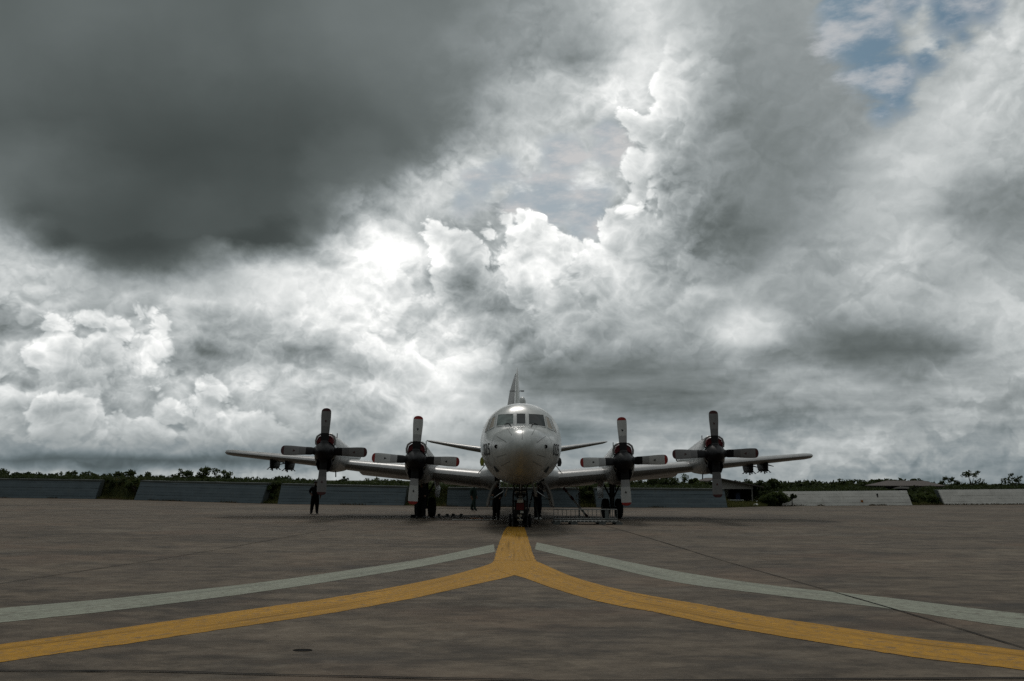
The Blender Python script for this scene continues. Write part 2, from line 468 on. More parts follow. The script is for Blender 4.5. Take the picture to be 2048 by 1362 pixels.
MT = {}
def skin_paint(name, col, rough):
    """aircraft paint: faded grey, streaks running aft and down, sooty blotches"""
    m = bpy.data.materials.new(name)
    N, p = principled(m)
    co = N.n('ShaderNodeTexCoord').outputs['Object']
    a = N.noise(N.vmath('MULTIPLY', co, (1.6, 0.5, 1.6)), 1.3, 8.0, 0.6)
    b = N.noise(N.vmath('MULTIPLY', co, (7.0, 1.0, 2.0)), 2.0, 6.0, 0.62)
    c = N.noise(co, 30.0, 4.0, 0.5)
    k = N.add(1.0, N.add(N.mul(N.sub(a, 0.5), 0.7), N.add(N.mul(N.sub(b, 0.5), 0.6), N.mul(N.sub(c, 0.5), 0.12))))
    stain = N.sstep(b, 0.60, 0.76)
    colr = N.mix(N.mul(stain, 0.45), N.vmath('SCALE', (*col,), scale=k), (0.16, 0.15, 0.135), 'VECTOR')
    N.put(p.inputs['Base Color'], colr)
    N.put(p.inputs['Roughness'], N.math('ADD', rough, N.mul(N.sub(a, 0.5), 0.4), clamp=True))
    p.inputs['Specular IOR Level'].default_value = 0.5
    p.inputs['Coat Weight'].default_value = 0.5; p.inputs['Coat Roughness'].default_value = 0.28
    bp = N.n('ShaderNodeBump'); bp.inputs['Strength'].default_value = 0.12; bp.inputs['Distance'].default_value = 0.02
    N.put(bp.inputs['Height'], N.noise(N.vmath('MULTIPLY', co, (1.0, 1.0, 1.0)), 2.6, 2.0, 0.5)); N.put(p.inputs['Normal'], bp.outputs[0])
    return m
MT['skin'] = skin_paint('grey_aircraft_paint', (0.42, 0.43, 0.415), 0.26)
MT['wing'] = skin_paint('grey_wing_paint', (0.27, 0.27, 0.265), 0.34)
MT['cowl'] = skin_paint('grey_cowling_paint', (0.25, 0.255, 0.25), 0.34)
MT['steel'] = mat('bare_metal', (0.45, 0.46, 0.46), 0.32, 0.9, 0.2, 6)
MT['darkmetal'] = mat('sooty_metal', (0.05, 0.052, 0.054), 0.45, 0.4, 0.4, 5)
MT['black'] = mat('black_paint', (0.009, 0.009, 0.010), 0.5, 0, 0.3, 5, 0.25)
MT['hollow_shade'] = mat('painted_hollow_shade', (0.01, 0.01, 0.01), 0.9, 0, 0.2, 5, 0.1)  # near-black colour carries the shade of hollows and dark interiors
MT['rubber'] = mat('tyre_rubber', (0.012, 0.012, 0.012), 0.85, 0, 0.3, 8, 0.2, 0.3)
MT['red'] = mat('red_cover_cloth', (0.12, 0.012, 0.015), 0.6, 0, 0.35, 6)
MT['redtip'] = mat('red_tip_paint', (0.30, 0.03, 0.025), 0.45, 0, 0.25, 8)
MT['maroon'] = mat('faded_tip_paint', (0.075, 0.026, 0.026), 0.5, 0, 0.25, 8)
MT['blade'] = mat('pale_blade_paint', (0.52, 0.52, 0.51), 0.42, 0, 0.18, 4)
MT['blade2'] = mat('grey_blade_paint', (0.20, 0.195, 0.195), 0.5, 0, 0.2, 4)
MT['bladegrey'] = mat('blade_boot_grey', (0.33, 0.33, 0.33), 0.5, 0, 0.2, 4)
MT['bladegrey2'] = mat('blade_boot_dull', (0.15, 0.148, 0.15), 0.55, 0, 0.2, 4)
MT['white'] = mat('white_enamel', (0.62, 0.63, 0.60), 0.5, 0, 0.15, 8)
MT['tan'] = mat('tan_sunshade_behind_glass', (0.27, 0.235, 0.19), 0.22, 0, 0.3, 3, 0.6)
MT['yellowgreen'] = mat('yellow_green_cover', (0.28, 0.30, 0.04), 0.6, 0, 0.4, 12)
def glass_mat(name, col, rough=0.05):
    m = bpy.data.materials.new(name); N, p = principled(m)
    co = N.n('ShaderNodeTexCoord').outputs['Object']
    N.put(p.inputs['Base Color'], N.vmath('SCALE', col, scale=N.sstep(N.noise(co, 3.0, 4.0), 0.3, 0.7, 0.6, 1.5)))
    p.inputs['Roughness'].default_value = rough
    p.inputs['Specular IOR Level'].default_value = 0.3
    return m
MT['glass'] = glass_mat('dark_cockpit_glass', (0.008, 0.014, 0.014))
MT['glass_reflect'] = glass_mat('glass_with_painted_reflection', (0.10, 0.125, 0.115), 0.12)  # pale green reflection painted into the glass colour
MT['strip'] = mat('grey_diverter_strip', (0.16, 0.16, 0.155), 0.5, 0, 0.2, 8)

# ------------------------------------------------------------------ ground, apron, paint
def ground_mat():
    m = bpy.data.materials.new('rough_grassland'); N, p = principled(m)
    g = N.n('ShaderNodeNewGeometry').outputs['Position']
    f = N.noise(g, 0.25, 8.0, 0.6); h = N.noise(g, 3.0, 6.0, 0.6)
    c = N.ramp(N.add(N.mul(f, 0.6), N.mul(h, 0.4)), [(0.3, (0.016, 0.022, 0.009)), (0.5, (0.03, 0.038, 0.014)), (0.7, (0.06, 0.06, 0.026))])
    N.put(p.inputs['Base Color'], c); p.inputs['Roughness'].default_value = 0.95
    p.inputs['Specular IOR Level'].default_value = 0.1
    b = N.n('ShaderNodeBump'); b.inputs['Distance'].default_value = 0.15; N.put(b.inputs['Height'], h); N.put(p.inputs['Normal'], b.outputs[0])
    return m
MT['grassland'] = ground_mat()

def apron_mat():
    m = bpy.data.materials.new('worn_concrete'); N, p = principled(m)
    g = N.n('ShaderNodeNewGeometry').outputs['Position']
    gx = N.vmath('MULTIPLY', g, (0.62, 1.0, 1.0))
    warp = N.vmath('ADD', gx, N.vmath('SCALE', N.noise(gx, 0.6, 4.0, col=True), scale=0.9))
    big = N.noise(warp, 0.16, 6.0, 0.6)
    mid = N.noise(warp, 0.85, 9.0, 0.66)
    sml = N.noise(N.vmath('MULTIPLY', g, (0.6, 1.0, 1.0)), 3.0, 6.0, 0.82)
    agg = N.noise(g, 55.0, 3.0, 0.7)
    t = N.add(N.add(-0.05, 0.0), N.add(N.add(N.mul(big, 0.24), N.mul(mid, 0.40)), N.add(N.mul(sml, 0.34), N.mul(agg, 0.12))))
    c = N.ramp(t, [(0.42, (0.047, 0.036, 0.025)), (0.48, (0.086, 0.067, 0.048)), (0.54, (0.117, 0.093, 0.068)), (0.61, (0.170, 0.138, 0.103))])
    # oil and rubber stains drawn out along the taxi direction of passing aircraft, and rusty patches
    st = N.noise(N.vmath('ADD', N.vmath('MULTIPLY', warp, (0.6, 1.15, 1)), (13, 5, 0)), 0.6, 9.0, 0.70)
    stain = N.sstep(st, 0.52, 0.62)
    c = N.mix(N.mul(stain, 0.66), c, (0.034, 0.028, 0.022), 'VECTOR')
    ru = N.sstep(N.noise(N.vmath('ADD', warp, (40, 9, 0)), 0.34, 6.0, 0.6), 0.50, 0.68)
    c = N.mix(N.mul(ru, 0.45), c, (0.125, 0.082, 0.055), 'VECTOR')
    pale = N.sstep(N.noise(N.vmath('ADD', warp, (7, 31, 0)), 0.5, 8.0, 0.7), 0.56, 0.68)
    c = N.mix(N.mul(pale, 0.4), c, (0.165, 0.145, 0.115), 'VECTOR')
    mot = N.sstep(N.noise(N.vmath('MULTIPLY', g, (0.6, 1.0, 1.0)), 2.2, 8.0, 0.72), 0.44, 0.60)
    c = N.vmath('SCALE', c, scale=N.sstep(mot, 0.0, 1.0, 1.10, 0.76))
    spk = N.sstep(N.noise(g, 16.0, 4.0, 0.7), 0.62, 0.72)
    c = N.mix(N.mul(spk, 0.5), c, (0.02, 0.017, 0.014), 'VECTOR')
    N.put(p.inputs['Base Color'], c)
    N.put(p.inputs['Roughness'], N.sstep(mid, 0.3, 0.7, 0.72, 0.9, 'LINEAR'))
    p.inputs['Specular IOR Level'].default_value = 0.18
    b = N.n('ShaderNodeBump'); b.inputs['Strength'].default_value = 0.6; b.inputs['Distance'].default_value = 0.006
    N.put(b.inputs['Height'], N.add(N.mul(sml, 0.6), N.mul(agg, 0.5))); N.put(p.inputs['Normal'], b.outputs[0])
    return m
MT['apron'] = apron_mat()

def sheet(name, outline, z, m, label=None):
    mb = MB(); mb.add([(x, y, z) for x, y in outline], [tuple(range(len(outline)))])
    o = mb.build(name, m, fix=False)
    return tag(o, label, kind='structure')

R_ = 4000
sheet('ground', [(-R_, -R_), (R_, -R_), (R_, R_), (-R_, R_)], -0.10, MT['grassland'], 'rough grassland reaching out to the horizon')

# feet of the blast walls as seen across the apron, left to right
WALL_LINE = [(-120.0, 99.0), (-67.2, 87.9), (-38.18, 79.37), (-33.36, 76.54), (-19.61, 67.90), (-18.02, 66.79), (-8.02, 64.87), (-4.69, 63.02),
             (4.95, 62.57), (6.21, 62.82), (16.05, 64.18), (21.93, 69.88), (34.72, 74.81), (38.32, 76.38), (67.24, 88.21), (130.0, 112.0)]
wx = [p[0] for p in WALL_LINE]; wy = [p[1] for p in WALL_LINE]
def wall_y(x): return float(np.interp(x, wx, wy))
sheet('apron', [(-150, -40), (150, -40), (150, 119.0)] + [(x, y + 0.35) for x, y in WALL_LINE[::-1]] + [(-150, 104.0)], 0.0, MT['apron'],
      'stained brown grey concrete aircraft apron')

def paint_mat(name, col, worn, streak):
    m = bpy.data.materials.new(name); N, p = principled(m)
    g = N.n('ShaderNodeNewGeometry').outputs['Position']
    uv = N.n('ShaderNodeUVMap').outputs[0]
    s = N.noise(N.vmath('MULTIPLY', uv, (0.14, 7.0, 0)), 1.6, 7.0, 0.68)
    w = N.noise(g, 7.0, 8.0, 0.7)
    b = N.noise(g, 0.7, 5.0, 0.6)
    k = N.add(1.0, N.add(N.mul(N.sub(s, 0.5), streak), N.add(N.mul(N.sub(w, 0.5), 0.35), N.mul(N.sub(b, 0.5), 0.4))))
    c = N.vmath('SCALE', col, scale=k)
    mask = N.sstep(N.add(N.mul(w, 0.45), N.mul(s, 0.55)), 0.49, 0.61)
    c = N.mix(N.mul(mask, worn), c, (0.085, 0.069, 0.053), 'VECTOR')
    N.put(p.inputs['Base Color'], c)
    p.inputs['Roughness'].default_value = 0.75; p.inputs['Specular IOR Level'].default_value = 0.2
    bp = N.n('ShaderNodeBump'); bp.inputs['Strength'].default_value = 0.5; bp.inputs['Distance'].default_value = 0.005
    N.put(bp.inputs['Height'], N.noise(g, 45.0, 4.0, 0.6)); N.put(p.inputs['Normal'], bp.outputs[0])
    return m
MT['yellowline'] = paint_mat('faded_yellow_paint', (0.36, 0.178, 0.008), 0.8, 3.4)
MT['whiteline'] = paint_mat('faded_white_paint', (0.225, 0.235, 0.185), 0.85, 3.0)
MT['whitenew'] = paint_mat('white_paint', (0.55, 0.57, 0.54), 0.3, 0.4)
MT['orange'] = paint_mat('orange_paint', (0.36, 0.13, 0.03), 0.5, 0.5)
MT['seam'] = mat('bitumen_joint', (0.014, 0.013, 0.012), 0.9, 0, 0.4, 4, 0.1)

def dense(pts, n=12):
    """Catmull-Rom through plan points"""
    P = [Vector((*p, 0)) for p in pts]
    P = [P[0] * 2 - P[1]] + P + [P[-1] * 2 - P[-2]]
    out = []
    for i in range(1, len(P) - 2):
        for k in range(n):
            t = k / n
            a, b, c, d_ = P[i - 1:i + 3]
            out.append(0.5 * ((2 * b) + (c - a) * t + (2 * a - 5 * b + 4 * c - d_) * t * t + (3 * b - a - 3 * c + d_) * t ** 3))
    out.append(P[-2])
    return out

def band(name, left, right, z, m, label, cat='road marking', wob=0.022, n=24):
    """painted band between two plan outlines with slightly ragged edges; UV runs along and across"""
    L = dense(left, n); Rr = dense(right, n)
    k = min(len(L), len(Rr))
    W_ = 8
    verts, faces, uvs = [], [], []
    run = 0
    for i in range(k):
        if i: run += (((L[i] + Rr[i]) - (L[i - 1] + Rr[i - 1])) / 2).length
        for j in range(W_ + 1):
            q = L[i].lerp(Rr[i], j / W_)
            if j in (0, W_):
                q = q + (Rr[i] - L[i]).normalized() * (mnoise.noise(Vector((q.x * 2.3, q.y * 2.3, j))) * wob + mnoise.noise(Vector((q.x * 9, q.y * 9, j))) * wob)
            verts.append((q.x, q.y, z)); uvs.append((run, j / W_))
    for i in range(k - 1):
        for j in range(W_):
            a = i * (W_ + 1) + j
            faces.append((a, a + 1, a + W_ + 2, a + W_ + 1))
    mb = MB(); mb.add(verts, faces)
    o = mb.build(name, m, fix=False)
    ul = o.data.uv_layers.new(name='UVMap')
    for lp in o.data.loops: ul.data[lp.index].uv = uvs[lp.vertex_index]
    if o.data.polygons[0].normal.z < 0: o.data.flip_normals()
    return tag(o, label, kind='structure')

band('yellow_line', [(-0.08, 36.4), (-0.24, 33.4), (-0.33, 27.8), (-0.38, 23.3), (-0.39, 20.6)],
     [(0.53, 36.4), (0.56, 33.4), (0.57, 27.8), (0.57, 23.3), (0.59, 20.6)], 0.009, MT['yellowline'],
     'broad yellow lead-in line ending under the nose of the aircraft')
YL_U = [(-0.39, 20.6), (-0.53, 19.61), (-1.20, 17.43), (-1.97, 15.68), (-2.63, 14.43), (-3.23, 13.53), (-4.02, 12.45), (-4.68, 11.49), (-5.25, 10.71), (-5.77, 10.06), (-7.1, 8.3), (-8.6, 6.3)]
YL_L = [(0.12, 17.6), (-0.16, 16.96), (-0.89, 15.44), (-1.53, 14.12), (-2.33, 12.80), (-2.87, 12.05), (-3.59, 11.15), (-4.20, 10.35), (-4.74, 9.69), (-5.21, 9.10), (-6.5, 7.3), (-8.0, 5.3)]
YR_U = [(0.59, 20.6), (0.73, 19.92), (1.26, 17.21), (1.98, 15.17), (2.92, 13.58), (3.55, 12.48), (4.39, 11.44), (5.01, 10.72), (5.81, 10.04), (7.2, 8.5), (8.8, 6.5)]
YR_L = [(0.0, 17.6), (0.23, 17.15), (0.78, 15.38), (1.40, 13.79), (2.20, 12.56), (2.80, 11.53), (3.70, 10.42), (4.46, 9.56), (5.20, 9.02), (6.6, 7.4), (8.2, 5.4)]
band('yellow_line', YL_U, YL_L, 0.004, MT['yellowline'], 'yellow taxi line branching to the left across the foreground')
band('yellow_line', YR_U, YR_L, 0.0055, MT['yellowline'], 'yellow taxi line branching to the right across the foreground')
sheet('yellow_line', [(-0.39, 20.6), (0.59, 20.6), (0.35, 18.2), (0.05, 17.45), (-0.22, 18.2)], 0.0075, MT['yellowline'], 'yellow paint where the two taxi lines join')
band('white_line', [(-0.50, 25.9), (-2.07, 21.12), (-3.36, 18.36), (-4.63, 15.99), (-6.09, 14.03), (-7.37, 12.74), (-10.5, 9.6)],
     [(-0.42, 23.2), (-1.89, 19.30), (-3.07, 16.80), (-4.24, 14.67), (-5.53, 12.77), (-6.63, 11.50), (-9.6, 8.2)], 0.004, MT['whiteline'],
     'faded white line running from the yellow stem to the left')
band('white_line', [(0.80, 26.8), (2.26, 22.12), (3.48, 18.56), (4.74, 16.16), (6.24, 14.47), (7.46, 12.81), (10.6, 9.7)],
     [(0.66, 24.1), (2.02, 19.77), (3.10, 16.55), (4.34, 14.82), (5.69, 13.23), (6.71, 11.56), (9.7, 8.2)], 0.004, MT['whiteline'],
     'faded white line running from the yellow stem to the right')
def seam(pts, w, label):
    L = [(x - w, y) for x, y in pts]; Rr = [(x + w, y) for x, y in pts]
    if abs(pts[0][0] - pts[-1][0]) > abs(pts[0][1] - pts[-1][1]):
        L = [(x, y - w) for x, y in pts]; Rr = [(x, y + w) for x, y in pts]
    return band('pavement_seam', L, Rr, 0.012, MT['seam'], label, wob=0.016, n=8)
seam([(-9.9, 9.0), (-9.07, 15.61), (-8.27, 20.06), (-7.89, 22.92), (-7.39, 27.88), (-6.9, 33.0)], 0.011, 'dark joint in the concrete on the left')
seam([(3.7, 43.0), (3.89, 39.00), (4.63, 28.98), (5.10, 20.82), (5.69, 13.76), (5.89, 10.19), (6.1, 7.0)], 0.013, 'dark joint in the concrete crossing the white and yellow lines')
seam([(-9.0, 8.75), (-4.97, 8.70), (-3.51, 8.71), (-2.02, 8.58), (0.02, 8.45), (0.76, 8.43), (5.01, 8.66), (9.0, 8.8)], 0.018, 'dark cracked joint across the front of the concrete')
band('white_line', [(-2.83, 42.0), (-1.31, 42.2), (-0.47, 42.7)], [(-2.83, 41.7), (-1.31, 41.9), (-0.47, 42.4)], 0.004, MT['whitenew'], 'short bright white stripe painted under the aircraft')
band('orange_line', [(-2.1, 44.6), (-1.6, 44.2)], [(-2.0, 42.9), (-1.35, 42.7)], 0.006, MT['orange'], 'small orange wedge painted behind the short white stripe')

# tie-down slot: low rim round a flat disc painted with the hollow's shade
mb = MB()
mb.lathe([(0.004, 0.115), (0.008, 0.11), (0.008, 0.098), (0.002, 0.095)], 20, 0, 'Z', cap=False)
o = mb.build('tie_down_ring', MT['seam'], loc=(-2.29, 9.82, 0))
o.scale = (0.95, 0.5, 1.0)
tag(o, 'dark oval tie-down pot let into the concrete in the left foreground', 'tie-down')
mb = MB(); mb.lathe([(0.003, 0.096), (0.0035, 0.0001)], 20, 0, 'Z', cap=False); mb.build('cavity_shade', MT['hollow_shade'], parent=o)

# ------------------------------------------------------------------ blast walls with earth bank behind
def wall_mat(name, col, dirt, amt):
    m = bpy.data.materials.new(name); N, p = principled(m)
    g = N.n('ShaderNodeNewGeometry').outputs['Position']
    a = N.noise(N.vmath('MULTIPLY', g, (1, 1, 2.2)), 0.8, 8.0, 0.65)
    b = N.noise(N.vmath('MULTIPLY', g, (2.5, 2.5, 0.35)), 1.2, 7.0, 0.65)
    c = N.noise(g, 12.0, 5.0, 0.6)
    k = N.add(1.0, N.add(N.mul(N.sub(a, 0.5), 0.7), N.add(N.mul(N.sub(b, 0.5), 0.4), N.mul(N.sub(c, 0.5), 0.35))))
    cc = N.vmath('SCALE', col, scale=k)
    run = N.sstep(b, 0.52, 0.72)
    cc = N.mix(N.mul(run, amt), cc, dirt, 'VECTOR')
    N.put(p.inputs['Base Color'], cc); p.inputs['Roughness'].default_value = 0.85
    p.inputs['Specular IOR Level'].default_value = 0.2
    return m
MT['bluewall'] = [wall_mat('blue_grey_wall_paint_%d' % i, c, (0.08, 0.085, 0.08), 0.5) for i, c in
                  enumerate([(0.092, 0.116, 0.128), (0.085, 0.109, 0.121), (0.098, 0.122, 0.133)])]
MT['whitewall'] = [wall_mat('whitewashed_wall_%d' % i, c, (0.30, 0.28, 0.25), 0.45) for i, c in
                   enumerate([(0.56, 0.54, 0.50), (0.51, 0.495, 0.46), (0.60, 0.58, 0.54)])]
MT['coping'] = wall_mat('mossy_coping', (0.075, 0.085, 0.08), (0.04, 0.045, 0.03), 0.6)
LEAN = 0.55
rng = random.Random(4)
def blast_wall(ax, ay, bx, by, za, zb, mats, rows, label, coping):
    A = Vector((ax, ay, 0)); B = Vector((bx, by, 0))
    length = (B - A).length
    ux = (B - A).normalized(); back = Vector((-ux.y, ux.x, 0))
    if back.y < 0: back = -back
    root = thing('blast_wall', label, 'wall', A, math.atan2(ux.y, ux.x), 'sloping blast walls along the far edge of the apron')
    M = Matrix.Rotation(-math.atan2(ux.y, ux.x), 4, 'Z')
    def P(s, t, off=0.0):
        h = za + (zb - za) * s / length
        return (s, t * LEAN - off * 0.9, t * h + off * 0.45)
    mb = MB()                                             # the core the courses are laid against
    core = [[P(s, 0, -0.09), P(s, 1, -0.09), (s, LEAN + 0.5, P(s, 1)[2]), (s, 0.6, -0.05)] for s in (0.02, length - 0.02)]
    mb.loft(core); mb.build('core', MT['coping'], root)
    nseg = max(2, int(length / 1.2))
    for r in range(rows):
        t0 = r / rows + 0.003; t1 = (r + 1) / rows - 0.003
        o_ = rng.uniform(0.0, 0.018)
        mb = MB(); rings = []
        for k in range(nseg + 1):
            s = length * k / nseg
            w = o_ + mnoise.noise(Vector((s * 0.6, r * 3.1, ax))) * 0.02
            rings.append([P(s, t0, w), P(s, t1, w), P(s, t1, -0.1), P(s, t0, -0.1)])
        mb.loft(rings)
        mb.build('course', rng.choice(mats), root)
    if coping:
        mb = MB(); rings = []
        for k in range(nseg + 1):
            s = length * k / nseg
            p = P(s, 1); j = mnoise.noise(Vector((s * 0.8, 0, ax))) * 0.03
            rings.append([(s, p[1] - 0.06, p[2] - 0.10), (s, p[1] - 0.06, p[2] + 0.06 + j), (s, p[1] + 0.45, p[2] + 0.08 + j), (s, p[1] + 0.45, p[2] - 0.10)])
        mb.loft(rings); mb.build('coping', MT['coping'], root)
    return root
BW, WW = MT['bluewall'], MT['whitewall']
blast_wall(-67.2, 87.9, -38.18, 79.37, 1.86, 1.68, BW, 7, 'blue grey sloping blast wall at the far left edge', True)
blast_wall(-33.36, 76.54, -19.61, 67.90, 1.66, 1.52, BW, 7, 'blue grey blast wall left of the wing tip with three small trees above it', True)
blast_wall(-18.02, 66.79, -8.02, 64.87, 1.50, 1.36, BW, 7, 'blue grey blast wall behind the standing person and the left propellers', True)
blast_wall(-4.69, 63.02, 4.95, 62.57, 1.30, 1.32, BW, 7, 'blue grey blast wall seen under the fuselage', True)
blast_wall(6.21, 62.82, 16.05, 64.18, 1.34, 1.32, BW, 7, 'blue grey blast wall behind the right wheels, ending beside the hut', True)
ww_ = blast_wall(21.93, 69.88, 34.72, 74.81, 1.14, 1.25, WW, 5, 'stained whitewashed blast wall right of the hut and bush', False)
mb = MB(); mb.box((10.2, 0.33, 0.80), (0.07, 0.10, 0.36)); mb.build('drain_slot', MT['hollow_shade'], ww_)
mb = MB(); mb.box((8.3, 0.12, 0.36), (0.20, 0.08, 0.16)); mb.build('rust_patch', MT['orange'], ww_)
blast_wall(38.32, 76.38, 67.24, 88.21, 1.32, 1.56, WW, 5, 'pale whitewashed blast wall at the far right edge', False)

def bank_height(x):
    h = float(np.interp(x, [-120, -67, -38, -20, -8, 0, 15.8, 17.0, 20.8, 22.6, 34, 35.2, 37.6, 39, 67, 130],
                        [1.9, 1.85, 1.65, 1.45, 1.25, 1.2, 1.2, 0.12, 0.12, 1.0, 1.1, 0.5, 0.5, 1.2, 1.4, 1.5]))
    return h
mb = MB(); xs_ = np.linspace(-110, 110, 441)
prof = [(0.3, -0.05), (0.55, 0.04), (0.85, 0.32), (1.15, 0.68), (1.5, 0.92), (2.6, 1.0), (4.5, 0.96), (6.5, 0.6), (9.0, -0.15)]
rings = []
for x in xs_:
    y0 = wall_y(x); h = bank_height(x)
    rings.append([(x + 0.0, y0 + 0.25 + dy, k * h + (mnoise.noise(Vector((x * 0.7, dy * 0.9, 2))) * 0.12 if 0 < i < 8 else 0)) for i, (dy, k) in enumerate(prof)])
mb.loft(rings, cap=False, closed=False)
o = mb.build('embankment', MT['grassland'], angle=180)
tag(o, 'overgrown earth bank behind the blast walls', kind='structure')

# ------------------------------------------------------------------ the aircraft (nose at the origin of the thing, aft = +Y)
plane = thing('patrol_aircraft', 'grey four-engined propeller patrol aircraft parked nose-on over the yellow line', 'aircraft', (0.4, 31.5, 0))

FS = np.array([  # aft, half width, top, bottom, widest
    (0.00, 0.001, 3.085, 3.083, 3.084), (0.03, 0.16, 3.25, 2.93, 3.086), (0.12, 0.32, 3.40, 2.78, 3.09), (0.3, 0.50, 3.56, 2.61, 3.10), (0.6, 0.72, 3.74, 2.40, 3.12),
    (1.0, 0.95, 3.85, 2.20, 3.14), (1.5, 1.16, 3.93, 2.03, 3.18), (1.95, 1.31, 3.965, 1.93, 3.22), (2.12, 1.36, 3.98, 1.89, 3.24), (2.4, 1.43, 4.22, 1.86, 3.26),
    (2.8, 1.52, 4.57, 1.81, 3.30), (3.2, 1.585, 4.82, 1.77, 3.33), (3.7, 1.645, 5.00, 1.73, 3.37), (4.4, 1.70, 5.105, 1.70, 3.40), (5.4, 1.725, 5.14, 1.69, 3.415),
    (12, 1.725, 5.14, 1.69, 3.415), (20, 1.725, 5.14, 1.69, 3.415), (23, 1.66, 5.14, 1.90, 3.5), (26, 1.36, 5.12, 2.45, 3.75), (29, 0.92, 5.02, 3.15, 4.0),
    (31, 0.55, 4.88, 3.70, 4.25), (32.1, 0.22, 4.70, 4.15, 4.42), (32.6, 0.12, 4.56, 4.30, 4.43), (35.3, 0.11, 4.54, 4.32, 4.43), (35.6, 0.02, 4.45, 4.41, 4.43)])
def pchip(xk, yk, x):
    h = np.diff(xk); dl = np.diff(yk) / h
    m_ = np.zeros(len(xk)); m_[0], m_[-1] = dl[0], dl[-1]
    for i in range(1, len(xk) - 1):
        if dl[i - 1] * dl[i] > 0:
            w1, w2 = 2 * h[i] + h[i - 1], h[i] + 2 * h[i - 1]
            m_[i] = (w1 + w2) / (w1 / dl[i - 1] + w2 / dl[i])
    i = min(max(int(np.searchsorted(xk, x)) - 1, 0), len(h) - 1)
    t = min(max((x - xk[i]) / h[i], 0), 1)
    return ((2 * t ** 3 - 3 * t * t + 1) * yk[i] + (t ** 3 - 2 * t * t + t) * h[i] * m_[i] + (-2 * t ** 3 + 3 * t * t) * yk[i + 1] + (t ** 3 - t * t) * h[i] * m_[i + 1])
SK = np.sqrt(FS[:, 0])
FT = [tuple(float(pchip(SK, FS[:, k], s)) for k in (1, 2, 3, 4)) for s in np.linspace(0, SK[-1], 3001)]   # tabulated once
def fus(a):
    q = min(math.sqrt(max(a, 0)) / float(SK[-1]), 1.0) * 3000
    i = min(int(q), 2999); t = q - i
    return [u_ + (v_ - u_) * t for u_, v_ in zip(FT[i], FT[i + 1])]
NEXP = 2.12
def fus_pt(a, th):
    hw, zt, zb, zw = fus(a)
    c, s = math.cos(th), math.sin(th)
    x = hw * math.copysign(abs(c) ** (2 / NEXP), c)
    z = zw + (zt - zw if s > 0 else zw - zb) * math.copysign(abs(s) ** (2 / NEXP), s)
    return (x, a, z)
def inside(a, x, z):
    hw, zt, zb, zw = fus(a)
    h = zt - zw if z > zw else zw - zb
    return abs(x / hw) ** NEXP + abs((z - zw) / h) ** NEXP <= 1
def surf_a(x, z):
    a = 0.0
    while a < 9 and not inside(a, x, z): a += 0.05
    lo, hi = max(a - 0.05, 0), a
    for _ in range(16):
        mid = (lo + hi) / 2
        if inside(mid, x, z): hi = mid
        else: lo = mid
    return hi
def side_x(a, z):
    hw, zt, zb, zw = fus(a)
    h = zt - zw if z > zw else zw - zb
    return hw * max(0.0, 1 - abs((z - zw) / h) ** NEXP) ** (1 / NEXP)

mb = MB()
st = sorted(set(list(np.linspace(0, 1, 12) ** 2 * 2.1) + list(np.linspace(2.15, 5.4, 20)) + list(np.linspace(5.4, 20, 10)) + list(np.linspace(20, 32.6, 16)) + [33.5, 35.3, 35.5, 35.6]))
mb.loft([[fus_pt(a, 2 * math.pi * (k + 0.5) / 64) for k in range(64)] for a in st])
fuselage = mb.build('fuselage', MT['skin'], plane, 25)

def on_nose(x, z, off=0.012):
    a = surf_a(x, z)
    e = 0.02
    n = Vector((-(surf_a(x + e, z) - surf_a(x - e, z)) / (2 * e), -1, 0))
    n.x = (surf_a(x + e, z) - surf_a(x - e, z)) / (2 * e); n.z = (surf_a(x, z + e) - surf_a(x, z - e)) / (2 * e)
    n = Vector((-n.x, 1, -n.z)).normalized() * -1
    return Vector((x, a, z)) + n * off
def nose_patch(quad, nu, nv, off):
    q = [Vector((x, 0, z)) for x, z in quad]
    return lambda u_, v_: on_nose(*((q[0].lerp(q[1], u_)).lerp(q[3].lerp(q[2], u_), v_)).xz, off)
def nose_strip(mb, p, q, w, off, n=10, mi=0):
    p, q = Vector((p[0], p[1])), Vector((q[0], q[1]))
    t = (q - p).normalized(); s = Vector((-t.y, t.x)) * w / 2
    mb.grid(lambda u_, v_: on_nose(*(p.lerp(q, u_) + s * (2 * v_ - 1)), off), n, 1, mi)

def window(quad, m, name='windscreen', fr=0.03):
    mb = MB(); mb.grid(nose_patch(quad, 8, 6, 0.006), 8, 6)
    w = mb.build(name, m, plane)
    mb = MB(); k = len(quad)
    for i in range(k): nose_strip(mb, quad[i], quad[(i + 1) % k], fr, 0.014, 8)
    mb.build('window_frame', MT['skin'], w)
    return w
CX = -0.02
window([(-0.95, 4.52), (-0.315, 4.535), (-0.315, 4.075), (-1.01, 3.99)], MT['glass_reflect'])
window([(-0.205, 4.545), (0.165, 4.545), (0.165, 4.08), (-0.205, 4.08)], MT['glass'])
window([(0.275, 4.535), (0.895, 4.52), (0.97, 3.97), (0.28, 4.07)], MT['glass'])
window([(-1.18, 4.40), (-1.03, 4.485), (-1.095, 3.97), (-1.32, 3.86)], MT['tan'], 'side_window', 0.035)
window([(0.97, 4.485), (1.12, 4.40), (1.26, 3.86), (1.035, 3.95)], MT['tan'], 'side_window', 0.035)
window([(-1.285, 4.335), (-1.225, 4.375), (-1.375, 3.84), (-1.48, 3.78)], MT['tan'], 'side_window', 0.02)
window([(1.165, 4.375), (1.225, 4.335), (1.42, 3.78), (1.315, 3.84)], MT['tan'], 'side_window', 0.02)

